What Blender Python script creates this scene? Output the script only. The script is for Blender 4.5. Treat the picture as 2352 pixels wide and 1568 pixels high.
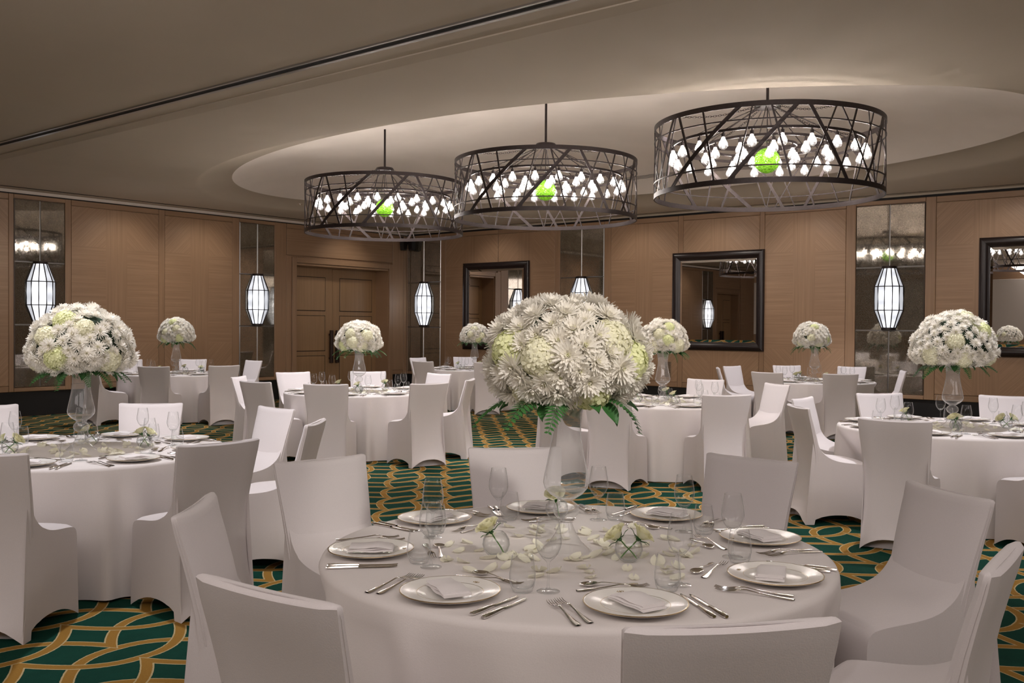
import bpy, bmesh, math, random
from mathutils import Vector, Matrix
random.seed(7)
pi=math.pi; sin=math.sin; cos=math.cos; rad=math.radians
for o in list(bpy.data.objects): bpy.data.objects.remove(o)
scene=bpy.context.scene
COL=scene.collection
EYE=1.5613

# ------------------------------------------------------------------ camera
cam_d=bpy.data.cameras.new('camera'); cam=bpy.data.objects.new('camera',cam_d); COL.objects.link(cam)
cam_d.sensor_width=36; cam_d.lens=2204.0/2352*36; cam_d.clip_start=.05; cam_d.clip_end=100
_p,_r=.0151,.0068
_fw=Vector((0,cos(_p),-sin(_p))); _up=Vector((0,sin(_p),cos(_p))); _rt=Vector((1,0,0))
_R=_rt*cos(_r)+_up*sin(_r); _U=_up*cos(_r)-_rt*sin(_r)
_M=Matrix((_R,_U,-_fw)).transposed().to_4x4(); _M.translation=Vector((0,0,EYE))
cam.matrix_world=_M; scene.camera=cam

# ------------------------------------------------------------------ world, exposure
w=bpy.data.worlds.new('world'); scene.world=w; w.use_nodes=True
w.node_tree.nodes['Background'].inputs[0].default_value=(.05,.045,.04,1)
w.node_tree.nodes['Background'].inputs[1].default_value=.3
vs=scene.view_settings; vs.view_transform='Standard'; vs.look='None'; vs.gamma=1; vs.use_curve_mapping=False
vs.exposure=0.2

# ------------------------------------------------------------------ room frame
CX,CY=-2.5361,23.1413; TH=.679
DR=Vector((cos(TH),-sin(TH),0)); DL=Vector((-sin(TH),-cos(TH),0)); CN=Vector((CX,CY,0))
AMAX,BMAX=24.0,19.6
ZC=3.79
def RW(a,b,z=0): return CN+DR*a+DL*b+Vector((0,0,z))

TABLES={'F':(.234,3.482),'TL':(-2.78,6.19),'T2':(-1.89,11.88),'TB':(-5.6,16.0),'T3':(-.72,18.5),'T4':(1.66,10.55),'T5':(4.75,15.05),'T6':(3.68,8.0)}
CHAND=[(-1.88,14.08),(.41,12.15),(2.61,9.9)]

# ------------------------------------------------------------------ big lights
def area(name,loc,tgt,sx,sy,power,col):
    d=bpy.data.lights.new(name,'AREA'); d.shape='RECTANGLE'; d.size=sx; d.size_y=sy; d.energy=power; d.color=col
    o=bpy.data.objects.new(name,d); COL.objects.link(o); o.location=loc
    o.rotation_euler=(Vector(tgt)-Vector(loc)).to_track_quat('-Z','Y').to_euler(); return o
def spot(name,loc,tgt,power,deg,col,blend=.35,rad_=.06):
    d=bpy.data.lights.new(name,'SPOT'); d.energy=power; d.spot_size=rad(deg); d.spot_blend=blend; d.shadow_soft_size=rad_; d.color=col
    o=bpy.data.objects.new(name,d); COL.objects.link(o); o.location=loc
    o.rotation_euler=(Vector(tgt)-Vector(loc)).to_track_quat('-Z','Y').to_euler(); return o
area('front_fill',(.3,.6,3.7),(0,3.2,.4),5,2.4,108,(1,.89,.84))  # added soft fill above the camera, no fixture here
ml=area('mid_room_fill',(-.3,4.3,3.72),(-.3,11.5,.5),8,1.2,75,(1,.91,.87)); ml.data.spread=rad(95)  # added fill, out of view, to lift the middle of the room
area('rear_left_fill',(-5.5,1.5,3.7),(-4,7,.5),5,2.4,120,(1,.90,.86))  # added fill from the left rear, stands for no real fixture
area('right_side_fill',(6.5,1.8,3.7),(4.5,7,.5),4,2.4,95,(1,.90,.86))  # added fill from the right, stands for no real fixture
for k,pw in (('F',14),('TL',215),('T2',300),('TB',230),('T3',210),('T4',210),('T5',230),('T6',225)):
    x,y=TABLES[k]
    spot('table_downlight',(x,y,3.76),(x,y,0),pw,78,(.97,.95,1.0),.5,.07)

spot('bouquet_fill_spot',(1.6,.1,3.72),(.2,3.48,1.45),360,17,(1,.93,.85),.6,.12)  # added spot behind the camera to brighten the front flowers
for a_,pw in ((2.9,55),(6.6,60),(8.25,60),(9.9,60),(13.2,60),(15,55)):
    p=RW(a_,1.15,3.74); q=RW(a_,.0,2.2); spot('wall_wash',p,q,pw*.32,95,(1,.90,.82),.8,.10)
for b_,pw in ((2.0,70),(5.7,60),(7.3,60),(10.2,55),(13.5,40)):
    p=RW(1.2,b_,3.74); q=RW(0,b_,2.2); spot('wall_wash',p,q,pw*.42,95,(1,.88,.76),.8,.10)

# ------------------------------------------------------------------ materials
MATS={}
def newmat(name):
    m=bpy.data.materials.new(name); m.use_nodes=True; nt=m.node_tree
    for n in list(nt.nodes): nt.nodes.remove(n)
    out=nt.nodes.new('ShaderNodeOutputMaterial'); return m,nt,out
class N:
    def __init__(s,nt): s.nt=nt
    def node(s,t,**k):
        n=s.nt.nodes.new(t)
        for a,b in k.items(): setattr(n,a,b)
        return n
    def m(s,op,a,b=None,c=None,clamp=False):
        n=s.nt.nodes.new('ShaderNodeMath'); n.operation=op; n.use_clamp=clamp
        for i,v in enumerate((a,b,c)):
            if v is None: continue
            if isinstance(v,(int,float)): n.inputs[i].default_value=v
            else: s.nt.links.new(v,n.inputs[i])
        return n.outputs[0]
    def mix(s,f,a,b):
        n=s.nt.nodes.new('ShaderNodeMix'); n.data_type='RGBA'
        for i,v in ((0,f),(6,a),(7,b)):
            if isinstance(v,(int,float)): n.inputs[i].default_value=v
            elif isinstance(v,tuple): n.inputs[i].default_value=(*v,1) if len(v)==3 else v
            else: s.nt.links.new(v,n.inputs[i])
        return n.outputs[2]
    def link(s,a,b): s.nt.links.new(a,b)
    def noise(s,vec,scale,detail=2,rough=.5):
        n=s.nt.nodes.new('ShaderNodeTexNoise'); n.inputs['Scale'].default_value=scale; n.inputs['Detail'].default_value=detail; n.inputs['Roughness'].default_value=rough
        if vec is not None: s.nt.links.new(vec,n.inputs['Vector'])
        return n.outputs['Fac']
    def bump(s,h,strength=.2,dist=.01):
        n=s.nt.nodes.new('ShaderNodeBump'); n.inputs['Strength'].default_value=strength; n.inputs['Distance'].default_value=dist
        s.nt.links.new(h,n.inputs['Height']); return n.outputs[0]
def pbsdf(nt,out,color=(.8,.8,.8),rough=.5,metal=0,spec=.5,**kw):
    b=nt.nodes.new('ShaderNodeBsdfPrincipled'); nt.links.new(b.outputs[0],out.inputs[0])
    b.inputs['Base Color'].default_value=(*color,1); b.inputs['Roughness'].default_value=rough; b.inputs['Metallic'].default_value=metal
    b.inputs['Specular IOR Level'].default_value=spec
    for k,v in kw.items(): b.inputs[k].default_value=v
    return b
def simple(name,color,rough=.5,metal=0,spec=.5,nscale=0,namt=.1,bump=0,**kw):
    m,nt,out=newmat(name); b=pbsdf(nt,out,color,rough,metal,spec,**kw); g=N(nt)
    if nscale:
        tc=g.node('ShaderNodeTexCoord').outputs['Object']
        f=g.noise(tc,nscale,3)
        dk=tuple(c*(1-namt) for c in color); lt=tuple(min(1,c*(1+namt)) for c in color)
        g.link(g.mix(f,dk,lt),b.inputs['Base Color'])
        if bump: g.link(g.bump(f,bump,.005),b.inputs['Normal'])
    MATS[name]=m; return m
simple('chair_fabric',(.745,.70,.705),.75,nscale=260,namt=.05,bump=.08,**{'Sheen Weight':.15})
simple('table_linen',(.80,.755,.74),.8,nscale=220,namt=.04,bump=.08,**{'Sheen Weight':.1})
simple('napkin_linen',(.86,.82,.82),.8,nscale=300,namt=.03,bump=.06)
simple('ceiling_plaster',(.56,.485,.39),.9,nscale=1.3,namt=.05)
simple('recess_plaster',(.86,.78,.71),.9,nscale=2.2,namt=.05)  # paler than the ceiling: the recess's brighter light is put into its colour
simple('black_void',(.008,.007,.007),.7)
simple('black_metal',(.035,.026,.025),.42,.6,nscale=40,namt=.4)
simple('silver',(.86,.84,.82),.13,1)
simple('track_metal',(.45,.43,.41),.35,.9)
simple('dark_frame_wood',(.022,.014,.014),.3,nscale=60,namt=.3)
simple('bronze_handle',(.06,.04,.035),.4,.7)
simple('porcelain',(.93,.915,.875),.16,spec=.5)
simple('gold_line',(.50,.38,.22),.3,1)
simple('leaf_green',(.035,.13,.03),.5,nscale=40,namt=.4)
simple('stem_green',(.10,.24,.05),.5)
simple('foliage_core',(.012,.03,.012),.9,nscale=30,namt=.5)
simple('speaker_grey',(.035,.035,.037),.6,nscale=400,namt=.5)
simple('screen_cloth',(.75,.70,.66),.9)
simple('plaster_plain',(.5,.43,.36),.9)
simple('brass_vent',(.35,.24,.15),.6)
m,nt,out=newmat('drinking_glass'); g=N(nt); lw=g.node('ShaderNodeLayerWeight'); lw.inputs[0].default_value=.5; f=lw.outputs['Facing']
tr=g.node('ShaderNodeBsdfTransparent'); g.link(g.mix(g.m('POWER',f,4.5),(.985,.99,.99),(.45,.47,.48)),tr.inputs[0])  # grey edge tint paints the dark outline of the glass
gl=g.node('ShaderNodeBsdfGlossy'); gl.inputs['Roughness'].default_value=.015
mx=g.node('ShaderNodeMixShader'); g.link(g.m('MULTIPLY_ADD',g.m('POWER',f,2.6),.6,.028,clamp=True),mx.inputs[0]); g.link(tr.outputs[0],mx.inputs[1]); g.link(gl.outputs[0],mx.inputs[2])
d=g.node('ShaderNodeBsdfDiffuse'); d.inputs[0].default_value=(.95,.95,.96,1); m3=g.node('ShaderNodeMixShader'); g.link(g.m('MULTIPLY',g.m('POWER',f,7),.8),m3.inputs[0]); g.link(mx.outputs[0],m3.inputs[1]); g.link(d.outputs[0],m3.inputs[2]); g.link(m3.outputs[0],out.inputs[0]); MATS['drinking_glass']=m  # white edge colour painted in place of bright reflections on the rims
def petalmat(name,c,c2,sc,tr):
    m,nt,out=newmat(name); g=N(nt); tc=g.node('ShaderNodeTexCoord').outputs['Object']; col=g.mix(g.noise(tc,sc,3),c,c2)
    d=g.node('ShaderNodeBsdfDiffuse'); t=g.node('ShaderNodeBsdfTranslucent'); g.link(col,d.inputs[0]); g.link(col,t.inputs[0])
    mx=g.node('ShaderNodeMixShader'); mx.inputs[0].default_value=tr; g.link(d.outputs[0],mx.inputs[1]); g.link(t.outputs[0],mx.inputs[2]); g.link(mx.outputs[0],out.inputs[0]); MATS[name]=m
petalmat('petal_white',(.98,.955,.90),(.95,.92,.84),20,.34)
petalmat('petal_heart',(.93,.93,.62),(.88,.90,.52),30,.3)
petalmat('hydrangea_cream',(.97,.95,.80),(.93,.92,.68),25,.3)
petalmat('hydrangea_lime',(.93,.94,.66),(.86,.90,.50),25,.3)
petalmat('rose_cream',(.96,.93,.74),(.92,.92,.62),40,.25)
petalmat('loose_petal',(.97,.95,.86),(.93,.92,.74),40,.25)
def glassmat(name,tint=(.97,.98,.98),edge=.35,rough=.02,power=2.2,base=.04,milk=0,rim=0):
    m,nt,out=newmat(name); g=N(nt)
    lw=g.node('ShaderNodeLayerWeight'); lw.inputs[0].default_value=.5
    f=g.m('POWER',lw.outputs['Facing'],power); f=g.m('MULTIPLY_ADD',f,edge*1.6,base,clamp=True)
    tr=g.node('ShaderNodeBsdfTransparent'); tr.inputs[0].default_value=(*tint,1)
    gl=g.node('ShaderNodeBsdfGlossy'); gl.inputs['Roughness'].default_value=rough; gl.inputs[0].default_value=(.95,.95,.97,1)
    mx=g.node('ShaderNodeMixShader'); g.link(f,mx.inputs[0]); g.link(tr.outputs[0],mx.inputs[1]); g.link(gl.outputs[0],mx.inputs[2])
    res=mx.outputs[0]
    if rim:
        d=g.node('ShaderNodeBsdfDiffuse'); d.inputs[0].default_value=(.95,.95,.96,1)
        m3=g.node('ShaderNodeMixShader'); g.link(g.m('MULTIPLY',g.m('POWER',lw.outputs['Facing'],5),rim),m3.inputs[0]); g.link(res,m3.inputs[1]); g.link(d.outputs[0],m3.inputs[2]); res=m3.outputs[0]  # white at grazing angles, a painted highlight along the glass edges
    if milk:
        d=g.node('ShaderNodeBsdfDiffuse'); d.inputs[0].default_value=(.85,.84,.83,1)
        m2=g.node('ShaderNodeMixShader'); tz=g.node('ShaderNodeSeparateXYZ'); g.link(g.node('ShaderNodeTexCoord').outputs['Object'],tz.inputs[0]); g.link(g.m('MULTIPLY_ADD',g.m('MAXIMUM',g.m('SUBTRACT',tz.outputs[2],.33),0),1.3,milk,clamp=True),m2.inputs[0]); g.link(res,m2.inputs[1]); g.link(d.outputs[0],m2.inputs[2]); res=m2.outputs[0]
    g.link(res,out.inputs[0]); MATS[name]=m
glassmat('clear_glass',tint=(.985,.99,.99),edge=.62,base=.016,power=4.2,rough=.01,rim=.5)
glassmat('vase_glass',tint=(.97,.975,.975),edge=.6,base=.035,power=3,milk=.07,rim=.5)
glassmat('frosted_vase_glass',tint=(.93,.93,.92),edge=.4,base=.06,rough=.15,milk=.30)
def emis(name,col,st):
    m,nt,out=newmat(name); g=N(nt); e=g.node('ShaderNodeEmission'); e.inputs[0].default_value=(*col,1); e.inputs[1].default_value=st
    g.link(e.outputs[0],out.inputs[0]); MATS[name]=m
emis('filament_glow',(1,.90,.84),145)
emis('exit_green',(.1,.8,.4),1)
# bulb shell: clear crackled glass that glows a little
m,nt,out=newmat('bulb_glass'); g=N(nt)
lw=g.node('ShaderNodeLayerWeight'); lw.inputs[0].default_value=.4
tc=g.node('ShaderNodeTexCoord').outputs['Object']
vo=g.node('ShaderNodeTexVoronoi'); vo.inputs['Scale'].default_value=60; g.link(tc,vo.inputs['Vector'])
tr=g.node('ShaderNodeBsdfTransparent'); gl=g.node('ShaderNodeBsdfGlossy'); gl.inputs['Roughness'].default_value=.08
mx=g.node('ShaderNodeMixShader'); g.link(g.m('MULTIPLY_ADD',lw.outputs['Facing'],.5,.1,clamp=True),mx.inputs[0]); g.link(tr.outputs[0],mx.inputs[1]); g.link(gl.outputs[0],mx.inputs[2])
em=g.node('ShaderNodeEmission'); em.inputs[0].default_value=(1,.96,.95,1)
sep=g.node('ShaderNodeSeparateXYZ'); g.link(tc,sep.inputs[0])
zz=g.m('MULTIPLY_ADD',sep.outputs[2],11,1.3,clamp=True)
g.link(g.m('MULTIPLY',g.m('MULTIPLY_ADD',vo.outputs['Distance'],1.5,.1),g.m('MULTIPLY',zz,1.0)),em.inputs[1])
ad=g.node('ShaderNodeAddShader'); g.link(mx.outputs[0],ad.inputs[0]); g.link(em.outputs[0],ad.inputs[1]); g.link(ad.outputs[0],out.inputs[0]); MATS['bulb_glass']=m
# green crackle sphere, no lamp: its glow and bright cracks are added emission
m,nt,out=newmat('green_crackle_glass'); g=N(nt)
b=pbsdf(nt,out,(.14,.36,.02),.12,0,.6); b.inputs['Emission Color'].default_value=(.22,.55,.02,1)
tc=g.node('ShaderNodeTexCoord').outputs['Object']
vo=g.node('ShaderNodeTexVoronoi'); vo.inputs['Scale'].default_value=32; vo.feature='DISTANCE_TO_EDGE'; g.link(tc,vo.inputs['Vector'])
cr=g.m('LESS_THAN',vo.outputs['Distance'],.05)
g.link(g.m('MULTIPLY_ADD',cr,.45,.16),b.inputs['Emission Strength']); g.link(g.bump(vo.outputs['Distance'],.8,.02),b.inputs['Normal']); MATS['green_crackle_glass']=m
# lantern pane: opal glass with the bright bands of inner lamps painted into its emission
m,nt,out=newmat('lit_opal_glass'); g=N(nt)
tc=g.node('ShaderNodeTexCoord').outputs['Object']; sep=g.node('ShaderNodeSeparateXYZ'); g.link(tc,sep.inputs[0])
wv=g.m('SINE',g.m('MULTIPLY',sep.outputs[2],26)); 
lw=g.node('ShaderNodeLayerWeight'); lw.inputs[0].default_value=.5
fc=g.m('POWER',g.m('SUBTRACT',1,lw.outputs['Facing']),5)
st=g.m('ADD',.50,g.m('MULTIPLY',fc,g.m('MULTIPLY_ADD',wv,.5,1.25)))
em=g.node('ShaderNodeEmission'); em.inputs[0].default_value=(.93,.94,1,1); g.link(st,em.inputs[1]); g.link(em.outputs[0],out.inputs[0]); MATS['lit_opal_glass']=m
# antique mirror
def mirrormat(name,speck,base,rough):
    m,nt,out=newmat(name); g=N(nt); b=pbsdf(nt,out,base,rough,1)
    tc=g.node('ShaderNodeTexCoord').outputs['Object']
    n1=g.noise(tc,55,4,.7); n2=g.noise(tc,4,3,.6)
    r=g.node('ShaderNodeMapRange'); r.inputs['From Min'].default_value=.35; r.inputs['From Max'].default_value=.65; g.link(g.m('MULTIPLY_ADD',n2,.35,g.m('MULTIPLY',n1,.65)),r.inputs[0])
    f=r.outputs[0]
    g.link(g.mix(f,tuple(c*(1-speck) for c in base),base),b.inputs['Base Color'])
    g.link(g.m('MULTIPLY_ADD',g.m('SUBTRACT',1,f),speck*.10,rough),b.inputs['Roughness'])
    if speck>.1:
        d=g.node('ShaderNodeBsdfDiffuse'); d.inputs[0].default_value=(.36,.31,.235,1)
        n3=g.noise(tc,150,2,.6); r3=g.node('ShaderNodeMapRange'); r3.inputs['From Min'].default_value=.42; r3.inputs['From Max'].default_value=.62; r3.inputs['To Max'].default_value=.38; r3.inputs['To Min'].default_value=.05; g.link(n3,r3.inputs[0])
        ms=g.node('ShaderNodeMixShader'); g.link(r3.outputs[0],ms.inputs[0]); g.link(b.outputs[0],ms.inputs[1]); g.link(d.outputs[0],ms.inputs[2]); g.link(ms.outputs[0],out.inputs[0])
    MATS[name]=m
mirrormat('antique_mirror',.55,(.52,.48,.42),.015)
mirrormat('clear_mirror',.02,(.86,.84,.82),.0)
simple('mirror_bevel',(.46,.45,.44),.3,1)
# veneer
def veneer(name,c1,c2,mode):
    m,nt,out=newmat(name); g=N(nt); b=pbsdf(nt,out,c1,.36,0,.45)
    tc=g.node('ShaderNodeTexCoord').outputs['Object']; sep=g.node('ShaderNodeSeparateXYZ'); g.link(tc,sep.inputs[0]); x,z=sep.outputs[0],sep.outputs[2]
    def grain(along,across,s1,s2):
        cb=g.node('ShaderNodeCombineXYZ'); g.link(g.m('MULTIPLY',along,s1),cb.inputs[0]); g.link(g.m('MULTIPLY',across,s2),cb.inputs[1]); return g.noise(cb.outputs[0],1,5,.62)
    ax=g.m('ABSOLUTE',x)
    V=grain(z,x,.7,38); 
    if mode=='v': f=V
    elif mode=='h': f=grain(x,z,.7,38)
    else:
        H=grain(x,z,.8,38)
        zr=g.m('SUBTRACT',z,2.07); az=g.m('ABSOLUTE',zr)
        d1=g.m('ADD',ax,g.m('MULTIPLY',az,1)); d2=g.m('SUBTRACT',ax,az)
        D=grain(d2,d1,.8,38)
        mid=g.m('LESS_THAN',az,.86); cen=g.m('LESS_THAN',ax,.2)
        a1=g.m('MULTIPLY',mid,H); a1=g.m('ADD',a1,g.m('MULTIPLY',g.m('SUBTRACT',1,mid),g.m('MULTIPLY_ADD',D,1,.04)))
        f=g.m('ADD',g.m('MULTIPLY',cen,V),g.m('MULTIPLY',g.m('SUBTRACT',1,cen),a1))
    fr=g.node('ShaderNodeMapRange'); fr.inputs['From Min'].default_value=.3; fr.inputs['From Max'].default_value=.7; g.link(f,fr.inputs[0])
    g.link(g.mix(fr.outputs[0],c2,c1),b.inputs['Base Color']); g.link(g.bump(f,.1,.002),b.inputs['Normal']); MATS[name]=m
veneer('panel_veneer',(.47,.305,.19),(.36,.225,.135),'x')
veneer('stile_veneer',(.43,.275,.168),(.33,.205,.122),'v')
veneer('rail_veneer',(.43,.275,.168),(.33,.205,.122),'h')
veneer('door_veneer',(.42,.265,.145),(.32,.195,.10),'v')
# carpet: scalloped interlaced ribbons, in room coordinates
def carpet():
    m,nt,out=newmat('carpet'); g=N(nt); b=pbsdf(nt,out,(.02,.1,.07),.95,0,.1)
    tc=g.node('ShaderNodeTexCoord').outputs['Object']; sep=g.node('ShaderNodeSeparateXYZ'); g.link(tc,sep.inputs[0]); A=sep.outputs[0]; B=g.m('MULTIPLY',sep.outputs[1],-1)
    wob=g.noise(tc,45,2); A=g.m('ADD',A,g.m('MULTIPLY_ADD',wob,.008,-.004))
    PA,PB=.77,.82; HA,HB=.33,PB/2
    B0=14.02
    def fam(a0,b0,sgn):
        da=g.m('SUBTRACT',A,a0)
        if sgn<0: da=g.m('MULTIPLY',da,-1)
        da=g.m('WRAP',da,PA-.10,-.10)
        db=g.m('WRAP',g.m('SUBTRACT',B,b0+HB),HB,-HB)
        t=g.m('SUBTRACT',HB,g.m('ABSOLUTE',db))
        om=g.m('SUBTRACT',1,g.m('DIVIDE',t,HB),clamp=True)
        fv=g.m('MULTIPLY',g.m('SUBTRACT',1,g.m('POWER',om,2.4)),HA)
        fd=g.m('MULTIPLY',g.m('POWER',om,1.4),2.4*HA/HB)
        d=g.m('DIVIDE',g.m('ABSOLUTE',g.m('SUBTRACT',da,fv)),g.m('SQRT',g.m('MULTIPLY_ADD',fd,fd,1)))
        gold=g.m('LESS_THAN',d,.0235); edge=g.m('LESS_THAN',d,.031)
        return gold,edge
    A0=11.63
    n1=g.noise(tc,7,4,.6); n2=g.noise(tc,130,3,.7)
    base=g.mix(n1,(.004,.042,.028),(.010,.088,.060)); base=g.mix(g.m('MULTIPLY',n2,.7),base,(.003,.028,.019))
    goldc=g.mix(n2,(.27,.135,.024),(.40,.225,.052)); cream=(.52,.41,.22)
    col=base
    for a0,b0,s in ((A0+.45+PA/2,B0+HB,-1),(A0+PA/2,B0+HB,1),(A0+.45,B0,-1),(A0,B0,1)):
        go,ed=fam(a0,b0,s); col=g.mix(ed,col,cream); col=g.mix(go,col,goldc)
    g.link(col,b.inputs['Base Color']); g.link(g.bump(n2,.5,.004),b.inputs['Normal']); MATS['carpet']=m
carpet()

# ------------------------------------------------------------------ mesh helpers
def tag(o,label=None,cat=None,group=None,kind=None):
    if label: o['label']=label
    if cat: o['category']=cat
    if group: o['group']=group
    if kind: o['kind']=kind
    return o
class MB:
    def __init__(s): s.v=[]; s.f=[]; s.fm=[]; s.mi=0
    def add(s,vs,fs):
        n=len(s.v); s.v+= [tuple(p) for p in vs]; s.f+=[tuple(i+n for i in f) for f in fs]; s.fm+=[s.mi]*len(fs); return s
    def box(s,x0,x1,y0,y1,z0,z1,M=None):
        vs=[(x,y,z) for z in (z0,z1) for y in (y0,y1) for x in (x0,x1)]
        if M is not None: vs=[tuple(M@Vector(v)) for v in vs]
        return s.add(vs,[(0,2,3,1),(4,5,7,6),(0,1,5,4),(2,6,7,3),(0,4,6,2),(1,3,7,5)])
    def lathe(s,prof,n=24,M=None,cap=False):
        vs=[];fs=[]; half=(M=='half'); M=None if half else M
        for r,z in prof:
            for i in range(n):
                a=2*pi*i/n if not half else -pi+pi*i/(n-1); vs.append((r*cos(a),r*sin(a),z))
        for k in range(len(prof)-1):
            for i in range(n-1 if half else n):
                j=(i+1)%n; fs.append((k*n+i,k*n+j,(k+1)*n+j,(k+1)*n+i))
        if cap: fs.append(tuple(range(n))[::-1]); fs.append(tuple((len(prof)-1)*n+i for i in range(n)))
        if M is not None: vs=[tuple(M@Vector(v)) for v in vs]
        return s.add(vs,fs)
    def tube(s,pts,r,n=6,flat=None,closed=False,up=Vector((0,0,1))):
        pts=[Vector(p) for p in pts]; N_=len(pts); vs=[];fs=[]
        for k,p in enumerate(pts):
            t=(pts[(k+1)%N_]-pts[k-1]) if closed else (pts[min(k+1,N_-1)]-pts[max(k-1,0)])
            t.normalize(); a=t.cross(up)
            if a.length<1e-4: a=t.cross(Vector((1,0,0)))
            a.normalize(); b=a.cross(t)
            rr=r[k] if isinstance(r,(list,tuple)) else r
            ra,rb=(rr,rr) if flat is None else (rr,rr*flat)
            for i in range(n):
                q=2*pi*(i+.5)/n; vs.append(p+a*ra*cos(q)+b*rb*sin(q))
        K=N_ if closed else N_-1
        for k in range(K):
            for i in range(n):
                j=(i+1)%n; k2=(k+1)%N_; fs.append((k*n+i,k2*n+i,k2*n+j,k*n+j))
        if not closed: fs.append(tuple(range(n))); fs.append(tuple((N_-1)*n+i for i in range(n))[::-1])
        return s.add(vs,fs)
    def grid(s,P):
        R=len(P);C_=len(P[0]); vs=[p for row in P for p in row]
        return s.add(vs,[(i*C_+j,i*C_+j+1,(i+1)*C_+j+1,(i+1)*C_+j) for i in range(R-1) for j in range(C_-1)])
    def mesh(s,name,mats,smooth=True,angle=38):
        me=bpy.data.meshes.new(name); me.from_pydata(s.v,[],s.f)
        if not isinstance(mats,(list,tuple)): mats=[mats]
        for m in mats: me.materials.append(MATS[m])
        if len(mats)>1: me.polygons.foreach_set('material_index',s.fm)
        if smooth:
            me.polygons.foreach_set('use_smooth',[True]*len(s.f))
            if angle: me.set_sharp_from_angle(angle=rad(angle))
        me.update(); return me
    def obj(s,name,mats,parent=None,loc=None,rot=None,smooth=True,angle=38):
        return mk(name,s.mesh(name,mats,smooth,angle),parent,loc,rot)
def mk(name,me,parent=None,loc=None,rot=None,scale=None):
    o=bpy.data.objects.new(name,me); COL.objects.link(o)
    if parent: o.parent=parent
    if loc is not None: o.location=loc
    if rot is not None: o.rotation_euler=rot
    if scale is not None: o.scale=(scale,)*3 if isinstance(scale,(int,float)) else scale
    return o
def thing(name,label,cat,loc=(0,0,0),rotz=0,group=None,kind=None):
    o=bpy.data.objects.new(name,None); COL.objects.link(o); o.location=loc; o.rotation_euler=(0,0,rotz); o.empty_display_size=.1
    return tag(o,label,cat,group,kind)
KIDS={}
def part(name,me,parent,loc=None,rot=None,scale=None):
    o=mk(name,me,parent,loc,rot,scale); KIDS.setdefault(parent.name,[]).append(o); return o
def dup(root,loc,rot,label,group=None):
    r=root.copy(); COL.objects.link(r); r.location=loc; r.rotation_euler=rot if not isinstance(rot,(int,float)) else (0,0,rot)
    r['label']=label
    if group: r['group']=group
    for ch in KIDS.get(root.name,[]):
        c=ch.copy(); COL.objects.link(c); c.parent=r; KIDS.setdefault(r.name,[]).append(c)
        for gc in KIDS.get(ch.name,[]):
            d=gc.copy(); COL.objects.link(d); d.parent=c
    return r
def bevelbox(x0,x1,y0,y1,z0,z1,bv=.01,seg=1):
    bm=bmesh.new(); bmesh.ops.create_cube(bm,size=1)
    for v in bm.verts: v.co=Vector(((x0+x1)/2+v.co.x*(x1-x0),(y0+y1)/2+v.co.y*(y1-y0),(z0+z1)/2+v.co.z*(z1-z0)))
    bmesh.ops.bevel(bm,geom=bm.edges[:],offset=bv,segments=seg,affect='EDGES',profile=.5)
    mb=MB(); idx={v:i for i,v in enumerate(bm.verts)}; mb.add([v.co[:] for v in bm.verts],[tuple(idx[v] for v in f.verts) for f in bm.faces]); bm.free(); return mb

# ------------------------------------------------------------------ floor
FRAME=Matrix.Rotation(-TH,4,'Z'); 
mb=MB().box(-.3,AMAX+.3,-BMAX-.3,.3,-.12,0)
fl=mb.obj('floor','carpet',loc=CN,rot=(0,0,-TH),smooth=False); tag(fl,'patterned green carpet with interlaced gold ribbons',kind='structure')

# ------------------------------------------------------------------ walls
class Wall:
    def __init__(s,name,rot,sgn,label,holes,length):
        s.sgn=sgn; s.cache={}
        mb=MB(); ZT=3.74
        def bx(s0,s1,z0,z1,y0=.03,y1=.25): 
            a,b=sorted((s0*sgn,s1*sgn)); mb.box(a,b,y0,y1,z0,z1)
        cur=0 if sgn>0 else 0
        for (h0,h1,hz) in holes:
            bx(cur,h0,.40,ZC+.3); bx(h0,h1,hz,ZC+.3); cur=h1
        bx(cur,length,.40,ZC+.3)
        s.root=mb.obj(name,'stile_veneer',loc=CN,rot=(0,0,rot),smooth=False); tag(s.root,label,kind='structure')
        s.rot=rot
    def piece(s,name,s0,s1,z0,z1,mat,y0=-.012,y1=.03,bv=.006,label=None):
        w=round(s1-s0,4); key=(name,w,z0,z1,mat,y0)
        if key not in s.cache: s.cache[key]=bevelbox(-w/2,w/2,y0,y1,z0,z1,bv).mesh(name,mat,smooth=False)
        o=mk(name,s.cache[key],s.root,((s0+s1)/2*s.sgn,0,0)); 
        if label: o['label']=label
        return o
    def pt(s,ss,y,z):  # world point
        return s.root.matrix_world@Vector((ss*s.sgn,y,z))
ZB,ZT=.42,3.72
def loc_frame(wall,ss,y,z):
    c_,s_=cos(wall.rot),sin(wall.rot); x=ss*wall.sgn
    return CN+Vector((c_*x-s_*y,s_*x+c_*y,z))

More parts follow.
